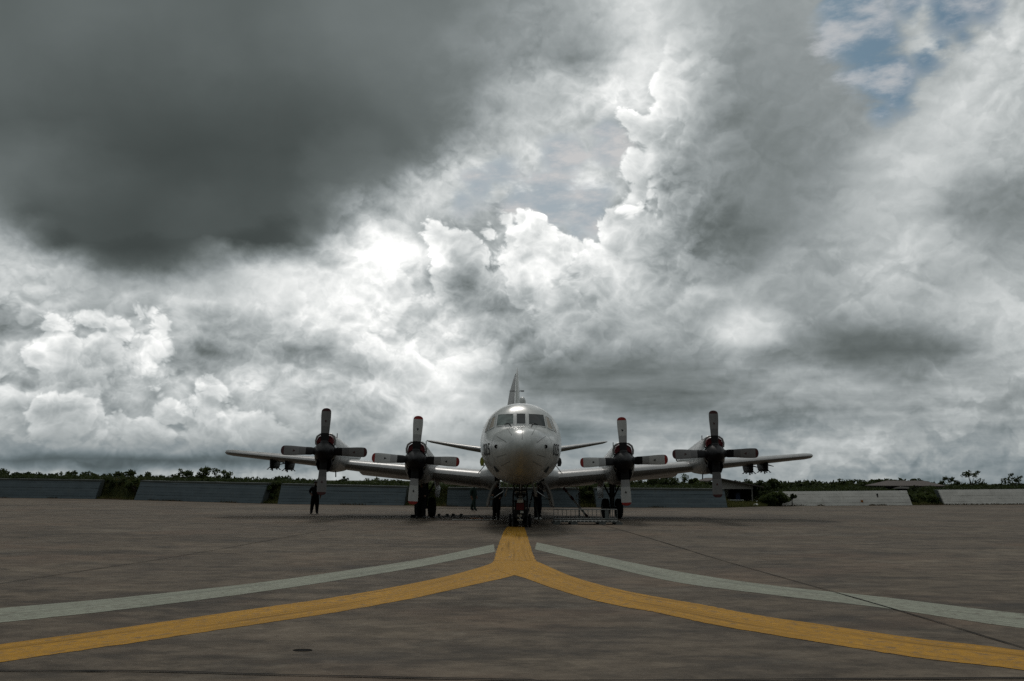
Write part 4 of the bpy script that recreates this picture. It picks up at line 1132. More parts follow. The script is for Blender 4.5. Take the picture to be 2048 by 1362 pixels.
def person(loc, rz, height, top, legs, shoes, label, pose, bare_arm=False, belt=None):
    root = thing('person', label, 'person', loc, rz, 'ground crew around the aircraft')
    k = height / 1.75
    J = {}
    def j(n, x, y, z, rx, ry=None): J[n] = (x * k, y * k, z * k, rx * k, (ry or rx) * k)
    # facing -Y
    j('pelvis', 0, 0, 0.94, 0.155, 0.115); j('waist', 0, 0.0, 1.08, 0.145, 0.105); j('chest', 0, 0.01, 1.30, 0.175, 0.12); j('neckbase', 0, 0.015, 1.45, 0.085, 0.075)
    hx, hy = pose.get('head', (0, 0))
    j('neck', hx * 0.4, 0.01 + hy * 0.4, 1.53, 0.055); j('head', hx, -0.01 + hy, 1.62, 0.072, 0.085); j('crown', hx, -0.005 + hy, 1.705, 0.066, 0.08)
    j('nose', hx, -0.10 + hy, 1.615, 0.016)
    E_ = [('pelvis', 'waist'), ('waist', 'chest'), ('chest', 'neckbase'), ('neckbase', 'neck'), ('neck', 'head'), ('head', 'crown'), ('head', 'nose')]
    for s, S_ in ((-1, 'L'), (1, 'R')):
        kx, ky, fx, fy = pose.get('leg' + S_, (0.11, 0.0, 0.13, 0.02))
        j('hip' + S_, s * 0.095, 0, 0.86, 0.10, 0.105); j('knee' + S_, s * kx, ky - 0.01, 0.50, 0.068, 0.072); j('calf' + S_, s * (kx + fx) / 2, (ky + fy) / 2 + 0.02, 0.34, 0.065)
        j('ankle' + S_, s * fx, fy, 0.10, 0.052); j('heel' + S_, s * fx, fy + 0.04, 0.042, 0.042, 0.038); j('toe' + S_, s * (fx + 0.03), fy - 0.17, 0.035, 0.045, 0.030)
        E_ += [('pelvis', 'hip' + S_), ('hip' + S_, 'knee' + S_), ('knee' + S_, 'calf' + S_), ('calf' + S_, 'ankle' + S_), ('ankle' + S_, 'heel' + S_), ('ankle' + S_, 'toe' + S_)]
        ex, ey, ez, wx_, wy_, wz_ = pose.get('arm' + S_, (0.27, 0.02, 1.14, 0.28, -0.06, 0.88))
        j('shoulder' + S_, s * 0.185, 0.015, 1.40, 0.072); j('elbow' + S_, s * ex, ey, ez, 0.048); j('wrist' + S_, s * wx_, wy_, wz_, 0.032)
        d_ = (Vector((s * wx_, wy_, wz_)) - Vector((s * ex, ey, ez))).normalized()
        w = Vector((s * wx_, wy_, wz_)); side = d_.cross(Vector((1, 0, 0))).normalized()
        pm = w + d_ * 0.06; j('palm' + S_, *pm, 0.026, 0.036)
        E_ += [('chest', 'shoulder' + S_), ('shoulder' + S_, 'elbow' + S_), ('elbow' + S_, 'wrist' + S_), ('wrist' + S_, 'palm' + S_)]
        for q, (off, ln) in enumerate(((-0.030, 0.072), (-0.010, 0.085), (0.010, 0.08), (0.030, 0.062))):
            b_ = pm + d_ * 0.03 + side * off; c_ = b_ + d_ * ln * 0.55; e_ = c_ + (d_ + Vector((-s * 0.5, 0, 0))).normalized() * ln * 0.5
            j('fa%d%s' % (q, S_), *b_, 0.010); j('fb%d%s' % (q, S_), *c_, 0.0095); j('fc%d%s' % (q, S_), *e_, 0.008)
            E_ += [('palm' + S_, 'fa%d%s' % (q, S_)), ('fa%d%s' % (q, S_), 'fb%d%s' % (q, S_)), ('fb%d%s' % (q, S_), 'fc%d%s' % (q, S_))]
        t0 = w + d_ * 0.03 - side * 0.03; t1 = t0 - side * 0.025 + d_ * 0.035
        j('ta' + S_, *t0, 0.012); j('tb' + S_, *t1, 0.010); E_ += [('wrist' + S_, 'ta' + S_), ('ta' + S_, 'tb' + S_)]
    wl = Vector(J['wristL'][:3]); wr = Vector(J['wristR'][:3])
    def fm(c):
        if c.z > 1.50 * k: return 0
        if min((c - wl).length, (c - wr).length) < 0.085 * k or ((c - wl).length < 0.2 * k and c.z < wl.z and abs(c.x) > 0.2 * k) or ((c - wr).length < 0.2 * k and c.z < wr.z and abs(c.x) > 0.2 * k): return 0
        if c.z < 0.115 * k: return 3
        return 1 if c.z > 0.98 * k or abs(c.x) > 0.21 * k else 2
    body = skin_body('body', J, E_, [MT['face'], top, legs, shoes], fm, root)
    mb = MB()                                              # cropped hair
    c0 = Vector((hx * k, (0.012 + hy) * k, 1.665 * k))
    mb.loft([[(c0.x + 0.092 * k * r * math.cos(a), c0.y + 0.108 * k * r * math.sin(a) + (0.012 if math.sin(a) > 0 else 0.0), c0.z + h * k - (0.05 * k * max(0, math.sin(a)) if h < 0.02 else 0)) for a in (2 * math.pi * q / 16 for q in range(16))]
             for h, r in ((0.0, 1.0), (0.04, 1.0), (0.075, 0.82), (0.10, 0.45), (0.108, 0.05))])
    mb.build('hair', MT['hair'], root)
    for s in (-1, 1):
        mb = MB(); mb.loft([[(hx * k + s * 0.078 * k + s * r * 0.02, (0.0 + hy + r * 0.03 * math.cos(a)) * k, (1.62 + r * 0.035 * math.sin(a)) * k) for a in (2 * math.pi * q / 10 for q in range(10))] for r in (1.0, 0.6)])
        mb.build('ear', MT['face'], root)
        mb = MB(); mb.lathe([(-0.012, 0.001), (-0.008, 0.010), (0.0, 0.012)], 8, 0, 'Y', ((hx + s * 0.032) * k, (-0.088 + hy) * k, 1.645 * k)); mb.build('eye', MT['hair'], root)
    mb = MB(); mb.box(((hx) * k, (-0.088 + hy) * k, 1.572 * k), (0.045 * k, 0.012 * k, 0.009 * k)); mb.build('mouth', MT['red'], root)
    return root
person((-10.83, 47.79, 0), 0.25, 1.80, MT['blackcloth'], MT['blackcloth'], MT['boot'], 'person in black clothes standing alone below the far left propeller',
       {'armL': (0.30, 0.0, 1.17, 0.20, -0.12, 1.02), 'armR': (0.29, 0.0, 1.15, 0.27, -0.08, 0.90), 'legL': (0.13, 0, 0.17, 0.03), 'legR': (0.11, -0.02, 0.12, -0.04)})
person((-4.42, 42.6, 0), 0.1, 1.78, MT['blackcloth'], MT['blackcloth'], MT['boot'], 'person in black standing in front of the left main wheels',
       {'armL': (0.28, -0.05, 1.15, 0.17, -0.25, 1.05), 'armR': (0.28, -0.05, 1.15, 0.16, -0.25, 1.08), 'legL': (0.12, 0, 0.18, 0.05), 'legR': (0.12, -0.03, 0.16, -0.05)})
person((-2.36, 54.6, 0), 1.1, 1.72, MT['greencloth'], MT['greencloth'], MT['boot'], 'person in a dark green coverall walking far behind the left wing',
       {'legL': (0.10, -0.10, 0.10, -0.16), 'legR': (0.10, 0.06, 0.10, 0.22), 'armL': (0.25, 0.08, 1.14, 0.24, 0.05, 0.9)})
person((-0.70, 41.86, 0), -0.2, 1.78, MT['blackcloth'], MT['blackcloth'], MT['boot'], 'person in black standing under the belly left of the nose wheel',
       {'armL': (0.25, -0.03, 1.16, 0.12, -0.2, 1.15), 'armR': (0.25, 0.0, 1.15, 0.20, -0.15, 1.0), 'legL': (0.09, 0, 0.11, 0.02), 'legR': (0.09, 0, 0.09, -0.03)})
person((1.30, 42.1, 0), 0.3, 1.76, MT['navycloth'], MT['navycloth'], MT['whiteshoe'], 'person in dark trousers and white shoes under the belly right of the nose wheel',
       {'armL': (0.26, -0.02, 1.16, 0.2, -0.2, 1.2), 'armR': (0.26, -0.02, 1.16, 0.16, -0.22, 1.2), 'legL': (0.10, -0.05, 0.13, -0.10), 'legR': (0.10, 0.02, 0.12, 0.12)})

# ------------------------------------------------------------------ ground equipment
cart = thing('service_cart', 'dark two-wheeled servicing cart with red and white plates in front of the nose wheel', 'cart', (0.375, 35.35, 0))
mb = MB()
for q in (-1, 1):
    mb.tube([(q * 0.29, 0.0, 0.02), (q * 0.29, 0.02, 0.5), (q * 0.30, 0.06, 1.05), (q * 0.26, 0.12, 1.48)], 0.035, 8)
    mb.tube([(q * 0.29, 0.0, 0.12), (q * 0.30, 0.42, 0.28)], 0.03, 8); mb.tube([(q * 0.30, 0.42, 0.28), (q * 0.27, 0.30, 1.0)], 0.025, 8)
for z in (0.12, 0.5, 1.05, 1.30): mb.tube([(-0.29, 0.03, z), (0.29, 0.03, z)], 0.028, 8)
mb.tube([(-0.26, 0.12, 1.48), (0.26, 0.12, 1.48)], 0.025, 8); mb.tube([(-0.48, 0.42, 0.27), (0.48, 0.42, 0.27)], 0.025, 8)
mb.build('frame', MT['black'], cart)
for q in (-1, 1): put_wheel(cart, (q * 0.40, 0.42, 0.265), 0.265, 0.12, MT['darkmetal'])
mb = MB()
mb.lathe([(0.30, 0.10), (0.34, 0.17), (0.40, 0.19), (1.0, 0.19), (1.08, 0.15), (1.12, 0.05)], 24, 0, 'Z', (0, 0.26, 0)); mb.build('bottle', MT['darkmetal'], cart)
mb = MB(); mb.box((0, 0.06, 0.78), (0.46, 0.10, 0.62)); mb.build('panel_box', MT['black'], cart)
mb = MB(); mb.box((0, -0.005, 0.83), (0.31, 0.02, 0.27)); mb.build('red_plate', MT['red'], cart)
mb = MB(); mb.box((0, -0.01, 1.05), (0.25, 0.02, 0.12)); mb.build('label_plate', MT['white'], cart)
mb = MB(); mb.box((0.07, -0.01, 0.615), (0.13, 0.02, 0.09)); mb.build('label_plate', MT['white'], cart)
for q in (-1, 1):
    mb = MB(); mb.lathe([(-0.03, 0.045), (0.0, 0.05)], 14, 0, 'Y', (q * 0.05 - 0.02, 0.0, 0.47)); mb.build('gauge', MT['steel'], cart)
mb = MB(); mb.tube([(0, 0.0, 0.45), (-0.02, -0.01, 0.38), (0.03, 0.0, 0.33)], 0.02, 6); mb.box((0, 0.0, 0.30), (0.22, 0.04, 0.05)); mb.build('valve', MT['steel'], cart)
mb = MB(); mb.tube([(0.2 * math.cos(a) * (1 + 0.06 * math.sin(5 * a)), 0.02 + 0.02 * math.sin(3 * a), 1.27 + 0.09 * math.sin(a)) for a in np.linspace(0, 4 * math.pi, 40)], 0.02, 6); mb.build('hose', MT['black'], cart)
mb = MB(); mb.box((0, 0.03, 0.045), (0.52, 0.05, 0.03)); mb.build('foot_bar', MT['black'], cart)

MT['alu'] = mat('weathered_aluminium', (0.16, 0.17, 0.165), 0.6, 0.4, 0.25, 8)
br = thing('guard_rail_stand', 'low grey metal stand with a barred railing in front of the right wheels', 'stand', (3.36, 38.4, 0), 0.05)
mb = MB(); mb.tube([(-1.42, 0.5, 0.62), (1.44, 0.5, 0.62)], 0.022, 8); mb.tube([(-1.42, 0.5, 0.20), (1.44, 0.5, 0.20)], 0.02, 8)
mb.build('rail', MT['alu'], br)
for i, x in enumerate(list(np.linspace(-1.42, 0.9, 13)) + [1.05, 1.14, 1.23, 1.33, 1.44]):
    mb = MB(); mb.tube([(x, 0.5, 0.12), (x, 0.5, 0.62)], 0.014 if i < 13 else 0.017, 6); mb.build('bar', MT['alu'], br)
mb = MB(); mb.box((0.98, 0.5, 0.41), (0.14, 0.012, 0.40)); mb.build('plate', MT['alu'], br)
mb = MB(); mb.box((0, 0.02, 0.115), (2.86, 1.0, 0.05)); mb.build('deck', MT['alu'], br)
for x in (-1.38, -0.62, 0.62, 1.36):
    mb = MB(); mb.box((x, -0.46, 0.05), (0.30, 0.06, 0.10)); mb.box((x, 0.46, 0.05), (0.30, 0.06, 0.10)); mb.build('foot', MT['alu'], br)
mb = MB()
for i in range(16): mb.box((-1.3 + i * 0.173, -0.49, 0.15), (0.13, 0.02, 0.035))
mb.build('tread', MT['alu'], br)

def striped_pole(label, p0, p1, r, bands):
    p0, p1 = Vector(p0), Vector(p1)
    root = thing('striped_pole', label, 'pole', p0)
    d_ = p1 - p0
    for a, b, m in bands:
        mb = MB(); mb.tube([d_ * a, d_ * b], r if m != 'red' else r * 1.25, 12); mb.build('pole_section', MT['red'] if m == 'red' else MT['white'], root)
    mb = MB(); mb.lathe([(0, r * 1.8), (0.05, r * 1.6)], 12, 0, 'Z', (0, 0, 0)); mb.build('pole_foot', MT['black'], root)
    return root
striped_pole('red and white banded pole slanting up to the right wing root', (4.05, 45.6, 0.0), (2.75, 45.2, 1.52), 0.055,
             [(0.02, 0.10, 'red'), (0.10, 0.60, 'white'), (0.60, 0.72, 'red'), (0.72, 0.87, 'white'), (0.87, 1.0, 'red')])
hs = thing('hose_reel_stand', 'thin pale stand with a curved top pipe under the right wing', 'stand', (3.72, 47.2, 0))
mb = MB(); mb.tube([(0, 0, 0.03), (0, 0, 1.15), (0.02, 0, 1.28)], 0.045, 10); mb.build('post', MT['alu'], hs)
mb = MB(); mb.tube([(0.02, 0, 1.25), (0.0, 0, 1.36), (-0.10, 0, 1.50), (-0.22, 0, 1.58)], 0.028, 8); mb.tube([(0.0, 0, 1.25), (-0.12, 0, 1.12), (-0.16, 0, 1.02)], 0.024, 8); mb.build('pipe', MT['white'], hs)
mb = MB(); mb.lathe([(0, 0.22), (0.02, 0.22), (0.035, 0.05)], 18, 0, 'Z'); mb.build('base', MT['alu'], hs)
sl = thing('step_ladder', 'dark folding step ladder standing open behind the service cart', 'ladder', (1.0, 40.6, 0))
for q in (-1, 1):
    mb = MB(); mb.tube([(-0.30, q * 0.22, 0.0), (0.0, q * 0.16, 1.25)], 0.025, 6); mb.build('rail', MT['darkmetal'], sl)
    mb = MB(); mb.tube([(0.34, q * 0.22, 0.0), (0.03, q * 0.16, 1.25)], 0.022, 6); mb.build('rear_leg', MT['alu'], sl)
for i in range(4):
    t = (i + 1) / 5; mb = MB(); mb.box((-0.30 + 0.30 * t, 0, 1.25 * t), (0.09, 0.44 - 0.1 * t, 0.025)); mb.build('step', MT['darkmetal'], sl)
mb = MB(); mb.box((0.015, 0, 1.26), (0.16, 0.36, 0.03)); mb.build('top_step', MT['darkmetal'], sl)
# chocks lying beside the left wheels
def chock(loc, rz, label):
    t = thing('wheel_chock', label, 'chock', loc, rz)
    for q in (-1, 1):
        mb = MB(); mb.loft([[(q * 0.22 + w, y, z) for y, z in ((-0.13, 0.0), (0.13, 0.0), (0.03, 0.15), (-0.03, 0.15))] for w in (-0.07, 0.07)]); mb.build('block', MT['alu'], t)
    mb = MB(); mb.tube([(-0.16, 0, 0.12), (-0.05, 0.06, 0.02), (0.06, -0.05, 0.02), (0.16, 0, 0.12)], 0.016, 6); mb.build('rope', MT['white'], t)
    return t
chock((-3.55, 45.4, 0), 0.15, 'grey wheel chock lying nearest the left main wheels')
chock((-2.82, 45.6, 0), -0.2, 'grey wheel chock lying further from the left main wheels')
# chocks at the wheels
def wedge(loc, label):
    mb = MB(); mb.loft([[(w, y, z) for y, z in ((-0.16, 0.0), (0.10, 0.0), (0.10, 0.16), (0.04, 0.16))] for w in (-0.3, 0.3)])
    o = mb.build('wheel_chock', MT['black'], None, loc=loc); return tag(o, label, 'chock')
wedge((-4.75, 43.75, 0), 'black wedge against the front of the left outer main wheel')

# ------------------------------------------------------------------ huts beyond the wall
MT['plaster'] = wall_mat('weathered_plaster', (0.36, 0.33, 0.31), (0.12, 0.11, 0.09), 0.5)
MT['roof'] = mat('brown_grey_roofing', (0.095, 0.082, 0.076), 0.85, 0, 0.35, 2, 0.15)
MT['woodpost'] = mat('grey_timber', (0.22, 0.21, 0.19), 0.85, 0, 0.3, 5)
MT['bluepaint'] = mat('blue_board', (0.06, 0.08, 0.15), 0.7, 0, 0.3, 5)
h1 = thing('hut', 'small plastered hut with a sloping roof and open porch beside the blue wall', 'hut', (17.6, 71.5, 0))
mb = MB()
gz = lambda x: 2.18 - (x + 0.5) * 0.178
mb.loft([[(x, y, z) for x, z in ((-0.35, 1.32), (2.45, 1.32), (2.45, gz(2.45) - 0.05), (-0.35, gz(-0.35) - 0.05))] for y in (0.0, 0.12)]); mb.build('gable', MT['plaster'], h1)
mb = MB(); mb.loft([[(x, y, z) for x, z in ((-1.3, 1.98), (-0.45, 2.24), (3.25, gz(3.25) + 0.02), (3.25, gz(3.25) - 0.07), (-0.45, 2.15), (-1.3, 1.89))] for y in (-0.35, 4.6)]); mb.build('roof', MT['roof'], h1)
mb = MB(); mb.box((1.0, 2.2, 0.7), (3.0, 0.1, 1.35)); mb.box((-0.4, 1.2, 0.7), (0.1, 2.2, 1.4)); mb.build('wall', MT['hollow_shade'], h1)  # shade of the porch interior put into the wall colour
mb = MB(); mb.box((0.75, 2.1, 0.95), (0.36, 0.06, 0.62)); mb.build('window', MT['white'], h1)
mb = MB(); mb.box((1.45, 1.2, 0.55), (0.35, 0.5, 0.9)); mb.build('door', MT['bluepaint'], h1)
for x, y in ((2.38, 0.0), (2.62, 1.8), (-0.30, 0.02)):
    mb = MB(); mb.box((x, y + 0.06, 0.66), (0.09, 0.1, 1.34)); mb.build('post', MT['woodpost'], h1)
mb = MB()
for z in (0.22, 0.42): mb.box((1.0, -0.05, z), (1.3, 0.05, 0.05))
for x in (0.4, 1.0, 1.6): mb.box((x, -0.02, 0.22), (0.05, 0.05, 0.44))
mb.build('railing', MT['white'], h1)
mb = MB(); mb.box((2.62, -0.1, 0.2), (0.10, 0.1, 0.4)); o = mb.build('marker_post', MT['white'], loc=(17.6, 71.2, 0)); tag(o, 'short white post on the grass beside the porch hut', 'post')
mb = MB(); mb.loft([[(0.22 * r * math.cos(a), 0.2 * r * math.sin(a), z) for a in (2 * math.pi * k / 10 for k in range(10))] for z, r in ((0.0, 1), (0.12, 1.05), (0.2, 0.7), (0.22, 0.2))])
o = mb.build('sack', MT['white'], loc=(19.35, 68.3, 0)); tag(o, 'white sack lying on the grass left of the bush', 'sack')

h2 = thing('hut', 'long low hut with a hipped brown roof behind the gap between the white walls', 'hut', (39.9, 84.5, 0))
mb = MB(); mb.loft([[(-3.0, -0.6, 1.58), (2.6, -0.6, 1.58), (2.6, 5.4, 1.58), (-3.0, 5.4, 1.58)], [(-3.0, -0.6, 1.64), (2.6, -0.6, 1.64), (2.6, 5.4, 1.64), (-3.0, 5.4, 1.64)], [(-1.9, 2.2, 2.14), (1.6, 2.2, 2.14), (1.6, 2.6, 2.14), (-1.9, 2.6, 2.14)]]); mb.build('roof', MT['roof'], h2, 10)
mb = MB(); mb.box((-0.2, 2.4, 0.78), (5.0, 4.6, 1.56)); mb.build('wall', MT['hollow_shade'], h2)  # wall given the same painted interior shade
mb = MB(); mb.loft([[(x, y, z) for x, z in ((-2.8, 1.36), (-1.2, 1.36), (-1.2, 1.52), (-2.0, 1.57))] for y in (-0.72, -0.62)]); mb.build('gable', MT['plaster'], h2)
for x in (-0.9, 0.15, 1.7):
    mb = MB(); mb.box((x, -0.35, 0.79), (0.10, 0.1, 1.57)); mb.build('post', MT['woodpost'], h2)
mb = MB(); mb.box((0.6, -0.32, 1.46), (2.9, 0.08, 0.16)); mb.build('beam', MT['woodpost'], h2)
for x in (-0.4, 0.9):
    mb = MB(); mb.box((x, 0.07, 1.05), (0.85, 0.05, 0.7)); mb.build('window', MT['glass'], h2)

# ------------------------------------------------------------------ vegetation
def leaf_mat(name, cols):
    m = bpy.data.materials.new(name); N, p = principled(m)
    g = N.n('ShaderNodeNewGeometry').outputs['Position']
    f = N.add(N.mul(N.noise(g, 0.9, 3.0, 0.5), 0.5), N.mul(N.noise(g, 9.0, 2.0, 0.6), 0.5))
    N.put(p.inputs['Base Color'], N.ramp(f, [(0.32, cols[0]), (0.5, cols[1]), (0.68, cols[2])]))
    p.inputs['Roughness'].default_value = 0.75; p.inputs['Specular IOR Level'].default_value = 0.2
    tr = N.n('ShaderNodeBsdfTranslucent'); N.put(tr.inputs['Color'], (*[c * 1.3 for c in cols[2]], 1))
    mx = N.n('ShaderNodeMixShader'); mx.inputs[0].default_value = 0.25
    out = m.node_tree.nodes['Material Output']
    m.node_tree.links.new(p.outputs[0], mx.inputs[1]); m.node_tree.links.new(tr.outputs[0], mx.inputs[2]); m.node_tree.links.new(mx.outputs[0], out.inputs[0])
    return m
MT['leaf'] = leaf_mat('dark_scrub_leaves', [(0.014, 0.022, 0.008), (0.026, 0.04, 0.013), (0.05, 0.066, 0.02)])
MT['leaf2'] = leaf_mat('mid_green_leaves', [(0.02, 0.035, 0.011), (0.042, 0.062, 0.018), (0.075, 0.095, 0.026)])
MT['grass'] = leaf_mat('weedy_grass', [(0.03, 0.038, 0.012), (0.065, 0.075, 0.02), (0.12, 0.115, 0.04)])
MT['dry'] = leaf_mat('dry_weeds', [(0.045, 0.035, 0.02), (0.075, 0.06, 0.03), (0.11, 0.085, 0.045)])
MT['bark'] = mat('grey_brown_bark', (0.05, 0.042, 0.034), 0.9, 0, 0.35, 6, 0.1)
npr = np.random.default_rng(7)

def leaf_cloud(centers, radii, per, size, flat=0.75):
    """many small randomly turned leaf faces spread through soft blobs"""
    C = np.repeat(np.asarray(centers, float), per, 0); R = np.repeat(np.asarray(radii, float), per)
    n = len(C)
    d_ = npr.normal(size=(n, 3)); d_ /= np.linalg.norm(d_, axis=1)[:, None]
    rad = R * npr.random(n) ** 0.45
    d_[:, 2] *= flat
    P = C + d_ * rad[:, None]
    u = npr.normal(size=(n, 3)); u /= np.linalg.norm(u, axis=1)[:, None]
    w = np.cross(u, npr.normal(size=(n, 3))); w /= np.linalg.norm(w, axis=1)[:, None]
    s = size * (0.6 + 0.8 * npr.random(n))[:, None]
    V = np.stack([P - u * s, P + w * s * 0.45, P + u * s, P - w * s * 0.45], 1).reshape(-1, 3)
    return V
def leaf_obj(name, V, m, parent=None, k=4):
    n = len(V) // k
    me = bpy.data.meshes.new(name)
    me.vertices.add(len(V)); me.vertices.foreach_set('co', V.astype(np.float32).ravel())
    me.loops.add(n * k); me.loops.foreach_set('vertex_index', np.arange(n * k, dtype=np.int32))
    me.polygons.add(n); me.polygons.foreach_set('loop_start', np.arange(0, n * k, k, dtype=np.int32))
    me.update(calc_edges=True); me.materials.append(m)
    o = bpy.data.objects.new(name, me); COL.objects.link(o)
    if parent is not None: o.parent = parent
    return o

# scrub wood beyond the bank, reads as one dark mass
TOPS = [(-95.0, 2.41), (-68.3, 2.83), (-66.8, 2.05), (-66.0, 2.25), (-63.7, 2.46), (-61.4, 2.28), (-58.3, 2.43), (-56.6, 2.57), (-55.3, 2.25), (-52.0, 2.53), (-49.5, 2.29), (-46.4, 2.17),
        (-41.1, 2.01), (-36.9, 2.03), (-33.8, 1.85), (-29.7, 2.08), (-26.9, 1.70), (-24.2, 1.39), (-22.2, 1.20), (-19.5, 1.48), (-17.5, 1.75), (-14.8, 1.64), (-10.8, 1.40), (-4.1, 1.18), (5.2, 1.23),
        (13.9, 1.68), (17.9, 1.70), (21.2, 1.59), (23.9, 1.67), (27.9, 1.83), (30.5, 1.78), (32.4, 1.53), (34.7, 1.74), (37.0, 1.75), (39.2, 2.03), (42.1, 2.05), (46.3, 2.07), (49.1, 2.22),
        (50.6, 2.30), (57.9, 1.88), (61.1, 1.77), (63.2, 1.78), (68.4, 1.75), (110, 1.80)]
tx, tz = [p[0] for p in TOPS], [p[1] for p in TOPS]
cs, rs_ = [], []
for row, (yy, f) in enumerate(((106, 0.8), (110, 0.9), (115, 1.0), (121, 1.02))):
    for x in np.arange(-100, 112, 0.75):
        top = float(np.interp(x * 115 / yy, tx, tz)) * (yy / 115) * f + 0.0
        top += 0.2
        r = rng.uniform(0.35, 0.75); top += 0.42 * max(-0.4, mnoise.noise(Vector((x * 0.22, yy, 0)))) + 0.25 * mnoise.noise(Vector((x * 0.9, yy, 4)))
        for z in np.arange(top - r * 0.7 - rng.uniform(0, 0.3), -0.2, -0.8):
            cs.append((x + rng.uniform(-0.5, 0.5), yy + rng.uniform(-1.5, 1.5), z)); rs_.append(r)
o = leaf_obj('scrub_wood', leaf_cloud(cs, rs_, 40, 0.25), MT['leaf'])
tag(o, 'dark scrub wood along the horizon beyond the blast walls', kind='stuff')

def tree(loc, h, spread, label, m='leaf2', seed=0, dens=46, nl=6, trunk=0.06, lift=0.35, name='small_tree', cat='tree', group=None):
    r = random.Random(seed)
    root = thing(name, label, cat, loc, 0, group)
    mb = MB(); mb.tube([(0, 0, 0), (0.03, 0, h * 0.35), (-0.02, 0.02, h * 0.7)], [trunk * 1.3, trunk, trunk * 0.55], 8)
    cs, rr = [], []
    for i in range(nl):
        a = i * 2.4 + r.random(); z0 = h * r.uniform(lift * 0.6, 0.6); ln = spread * r.uniform(0.5, 1.0)
        tip = Vector((math.cos(a) * ln, math.sin(a) * ln * 0.8, min(h * 0.94, z0 + h * r.uniform(0.2, 0.45))))
        mb.tube([(0, 0, z0), (tip.x * 0.5, tip.y * 0.5, (z0 + tip.z) / 2 + 0.05), tip], [trunk * 0.6, trunk * 0.4, trunk * 0.18], 6)
        for q in range(4):
            cs.append(tip + Vector((r.uniform(-1, 1), r.uniform(-1, 1), r.uniform(-0.6, 0.5))) * spread * 0.34); rr.append(spread * r.uniform(0.16, 0.34))
    for q in range(3): cs.append(Vector((r.uniform(-0.3, 0.3) * spread, 0, h * r.uniform(0.8, 0.97)))); rr.append(spread * r.uniform(0.15, 0.28))
    mb.build('trunk', MT['bark'], root)
    leaf_obj('crown', leaf_cloud(cs, rr, dens, 0.085 + 0.02 * spread), MT[m], root)
    return root
GT = 'small trees above the left blast wall'
tree((-38.3, 100, 0), 3.05, 1.15, 'leftmost of the three small trees above the left blast wall', 'leaf2', 1, group=GT)
tree((-36.2, 100, 0), 3.15, 1.25, 'middle of the three small trees above the left blast wall, round crowned', 'leaf2', 2, group=GT)
tree((-34.1, 100, 0), 3.15, 1.35, 'rightmost of the three small trees above the left blast wall, widest crown', 'leaf2', 3, group=GT)
GR = 'sparse trees above the right white wall'
tree((48.6, 95, 0), 2.75, 1.0, 'lowest sparse tree nearest the hipped-roof hut', 'leaf', 4, dens=30, group=GR)
tree((50.7, 95, 0), 3.2, 1.2, 'taller open-branched tree above the right white wall', 'leaf', 5, dens=26, group=GR)
tree((55.3, 95, 0), 3.25, 1.1, 'open-branched tree at the far right edge', 'leaf', 16, dens=22, group=GR)
tree((-59.5, 97, 0), 2.9, 2.6, 'broad dark tree at the far left edge', 'leaf', 7, dens=110, nl=9, lift=0.1)
tree((-17.7, 90, 0), 2.1, 0.85, 'small dark tree behind the wall just right of the standing person', 'leaf', 8)
tree((-14.4, 95, 0), 1.95, 1.5, 'low wide bush showing beneath the left wing', 'leaf2', 9, nl=8, dens=60, lift=0.1, name='bush', cat='bush')
tree((-12.2, 95, 0), 1.75, 1.2, 'low bush beneath the left wing nearer the engine', 'leaf', 10, nl=8, dens=60, lift=0.1, name='bush', cat='bush')
tree((16.0, 92, 0), 2.15, 2.2, 'rounded dark bush between the right propellers', 'leaf', 11, nl=12, dens=130, lift=0.1, name='bush', cat='bush')
tree((15.6, 73.0, 0), 2.25, 1.1, 'leafy tree rising behind the lowest blade of the far right propeller', 'leaf2', 12, nl=8, dens=60, lift=0.2)
tree((20.2, 74.0, 0), 1.75, 1.3, 'dense dark bush just right of the porch hut', 'leaf', 13, nl=12, dens=150, lift=0.05, name='bush', cat='bush')
tree((22.2, 76.0, 0), 1.85, 1.5, 'tall dark bush behind the left end of the white wall', 'leaf', 14, nl=12, dens=150, lift=0.05, name='bush', cat='bush')
tree((21.0, 69.4, 0), 1.05, 0.95, 'green bush in front of the left end of the white wall', 'leaf2', 15, nl=12, dens=110, lift=0.02, name='bush', cat='bush')
tree((22.7, 69.8, 0), 0.95, 0.36, 'leafy sapling growing against the white wall', 'leaf', 17, nl=4, dens=40, lift=0.2, name='sapling', cat='sapling', trunk=0.025)
tree((36.9, 77.3, 0), 0.75, 1.2, 'rounded green bush filling the gap between the white walls', 'leaf2', 18, nl=12, dens=110, lift=0.02, name='bush', cat='bush')
tree((35.3, 76.6, 0), 0.85, 0.7, 'small bush at the right end of the nearer white wall', 'leaf', 19, nl=9, dens=70, lift=0.02, name='bush', cat='bush')
tree((39.0, 77.4, 0), 1.05, 0.42, 'thin shrub against the left end of the far white wall', 'leaf2', 20, nl=5, dens=34, lift=0.1, name='shrub', cat='shrub', trunk=0.025)
tree((-33.9, 77.9, 0), 1.75, 0.9, 'green bush in the wide left gap beside the wall end', 'leaf2', 21, nl=9, dens=80, lift=0.05, name='bush', cat='bush')
tree((-26.0, 73.6, 0.9), 0.9, 0.6, 'bush hanging over the coping below the three small trees', 'leaf', 22, nl=8, dens=70, lift=0.05, name='bush', cat='bush')
tree((-36.2, 80.6, 0), 1.75, 1.3, 'dark bush at the left side of the wide left gap', 'leaf', 23, nl=11, dens=110, lift=0.05, name='bush', cat='bush')
tree((-18.9, 68.9, 0), 1.45, 0.65, 'bush filling the narrow gap beside the left propeller', 'leaf2', 24, nl=9, dens=80, lift=0.03, name='bush', cat='bush')
tree((5.6, 64.4, 0), 1.5, 0.7, 'bush in the gap below the right wing', 'leaf2', 25, nl=10, dens=90, lift=0.03, name='bush', cat='bush')
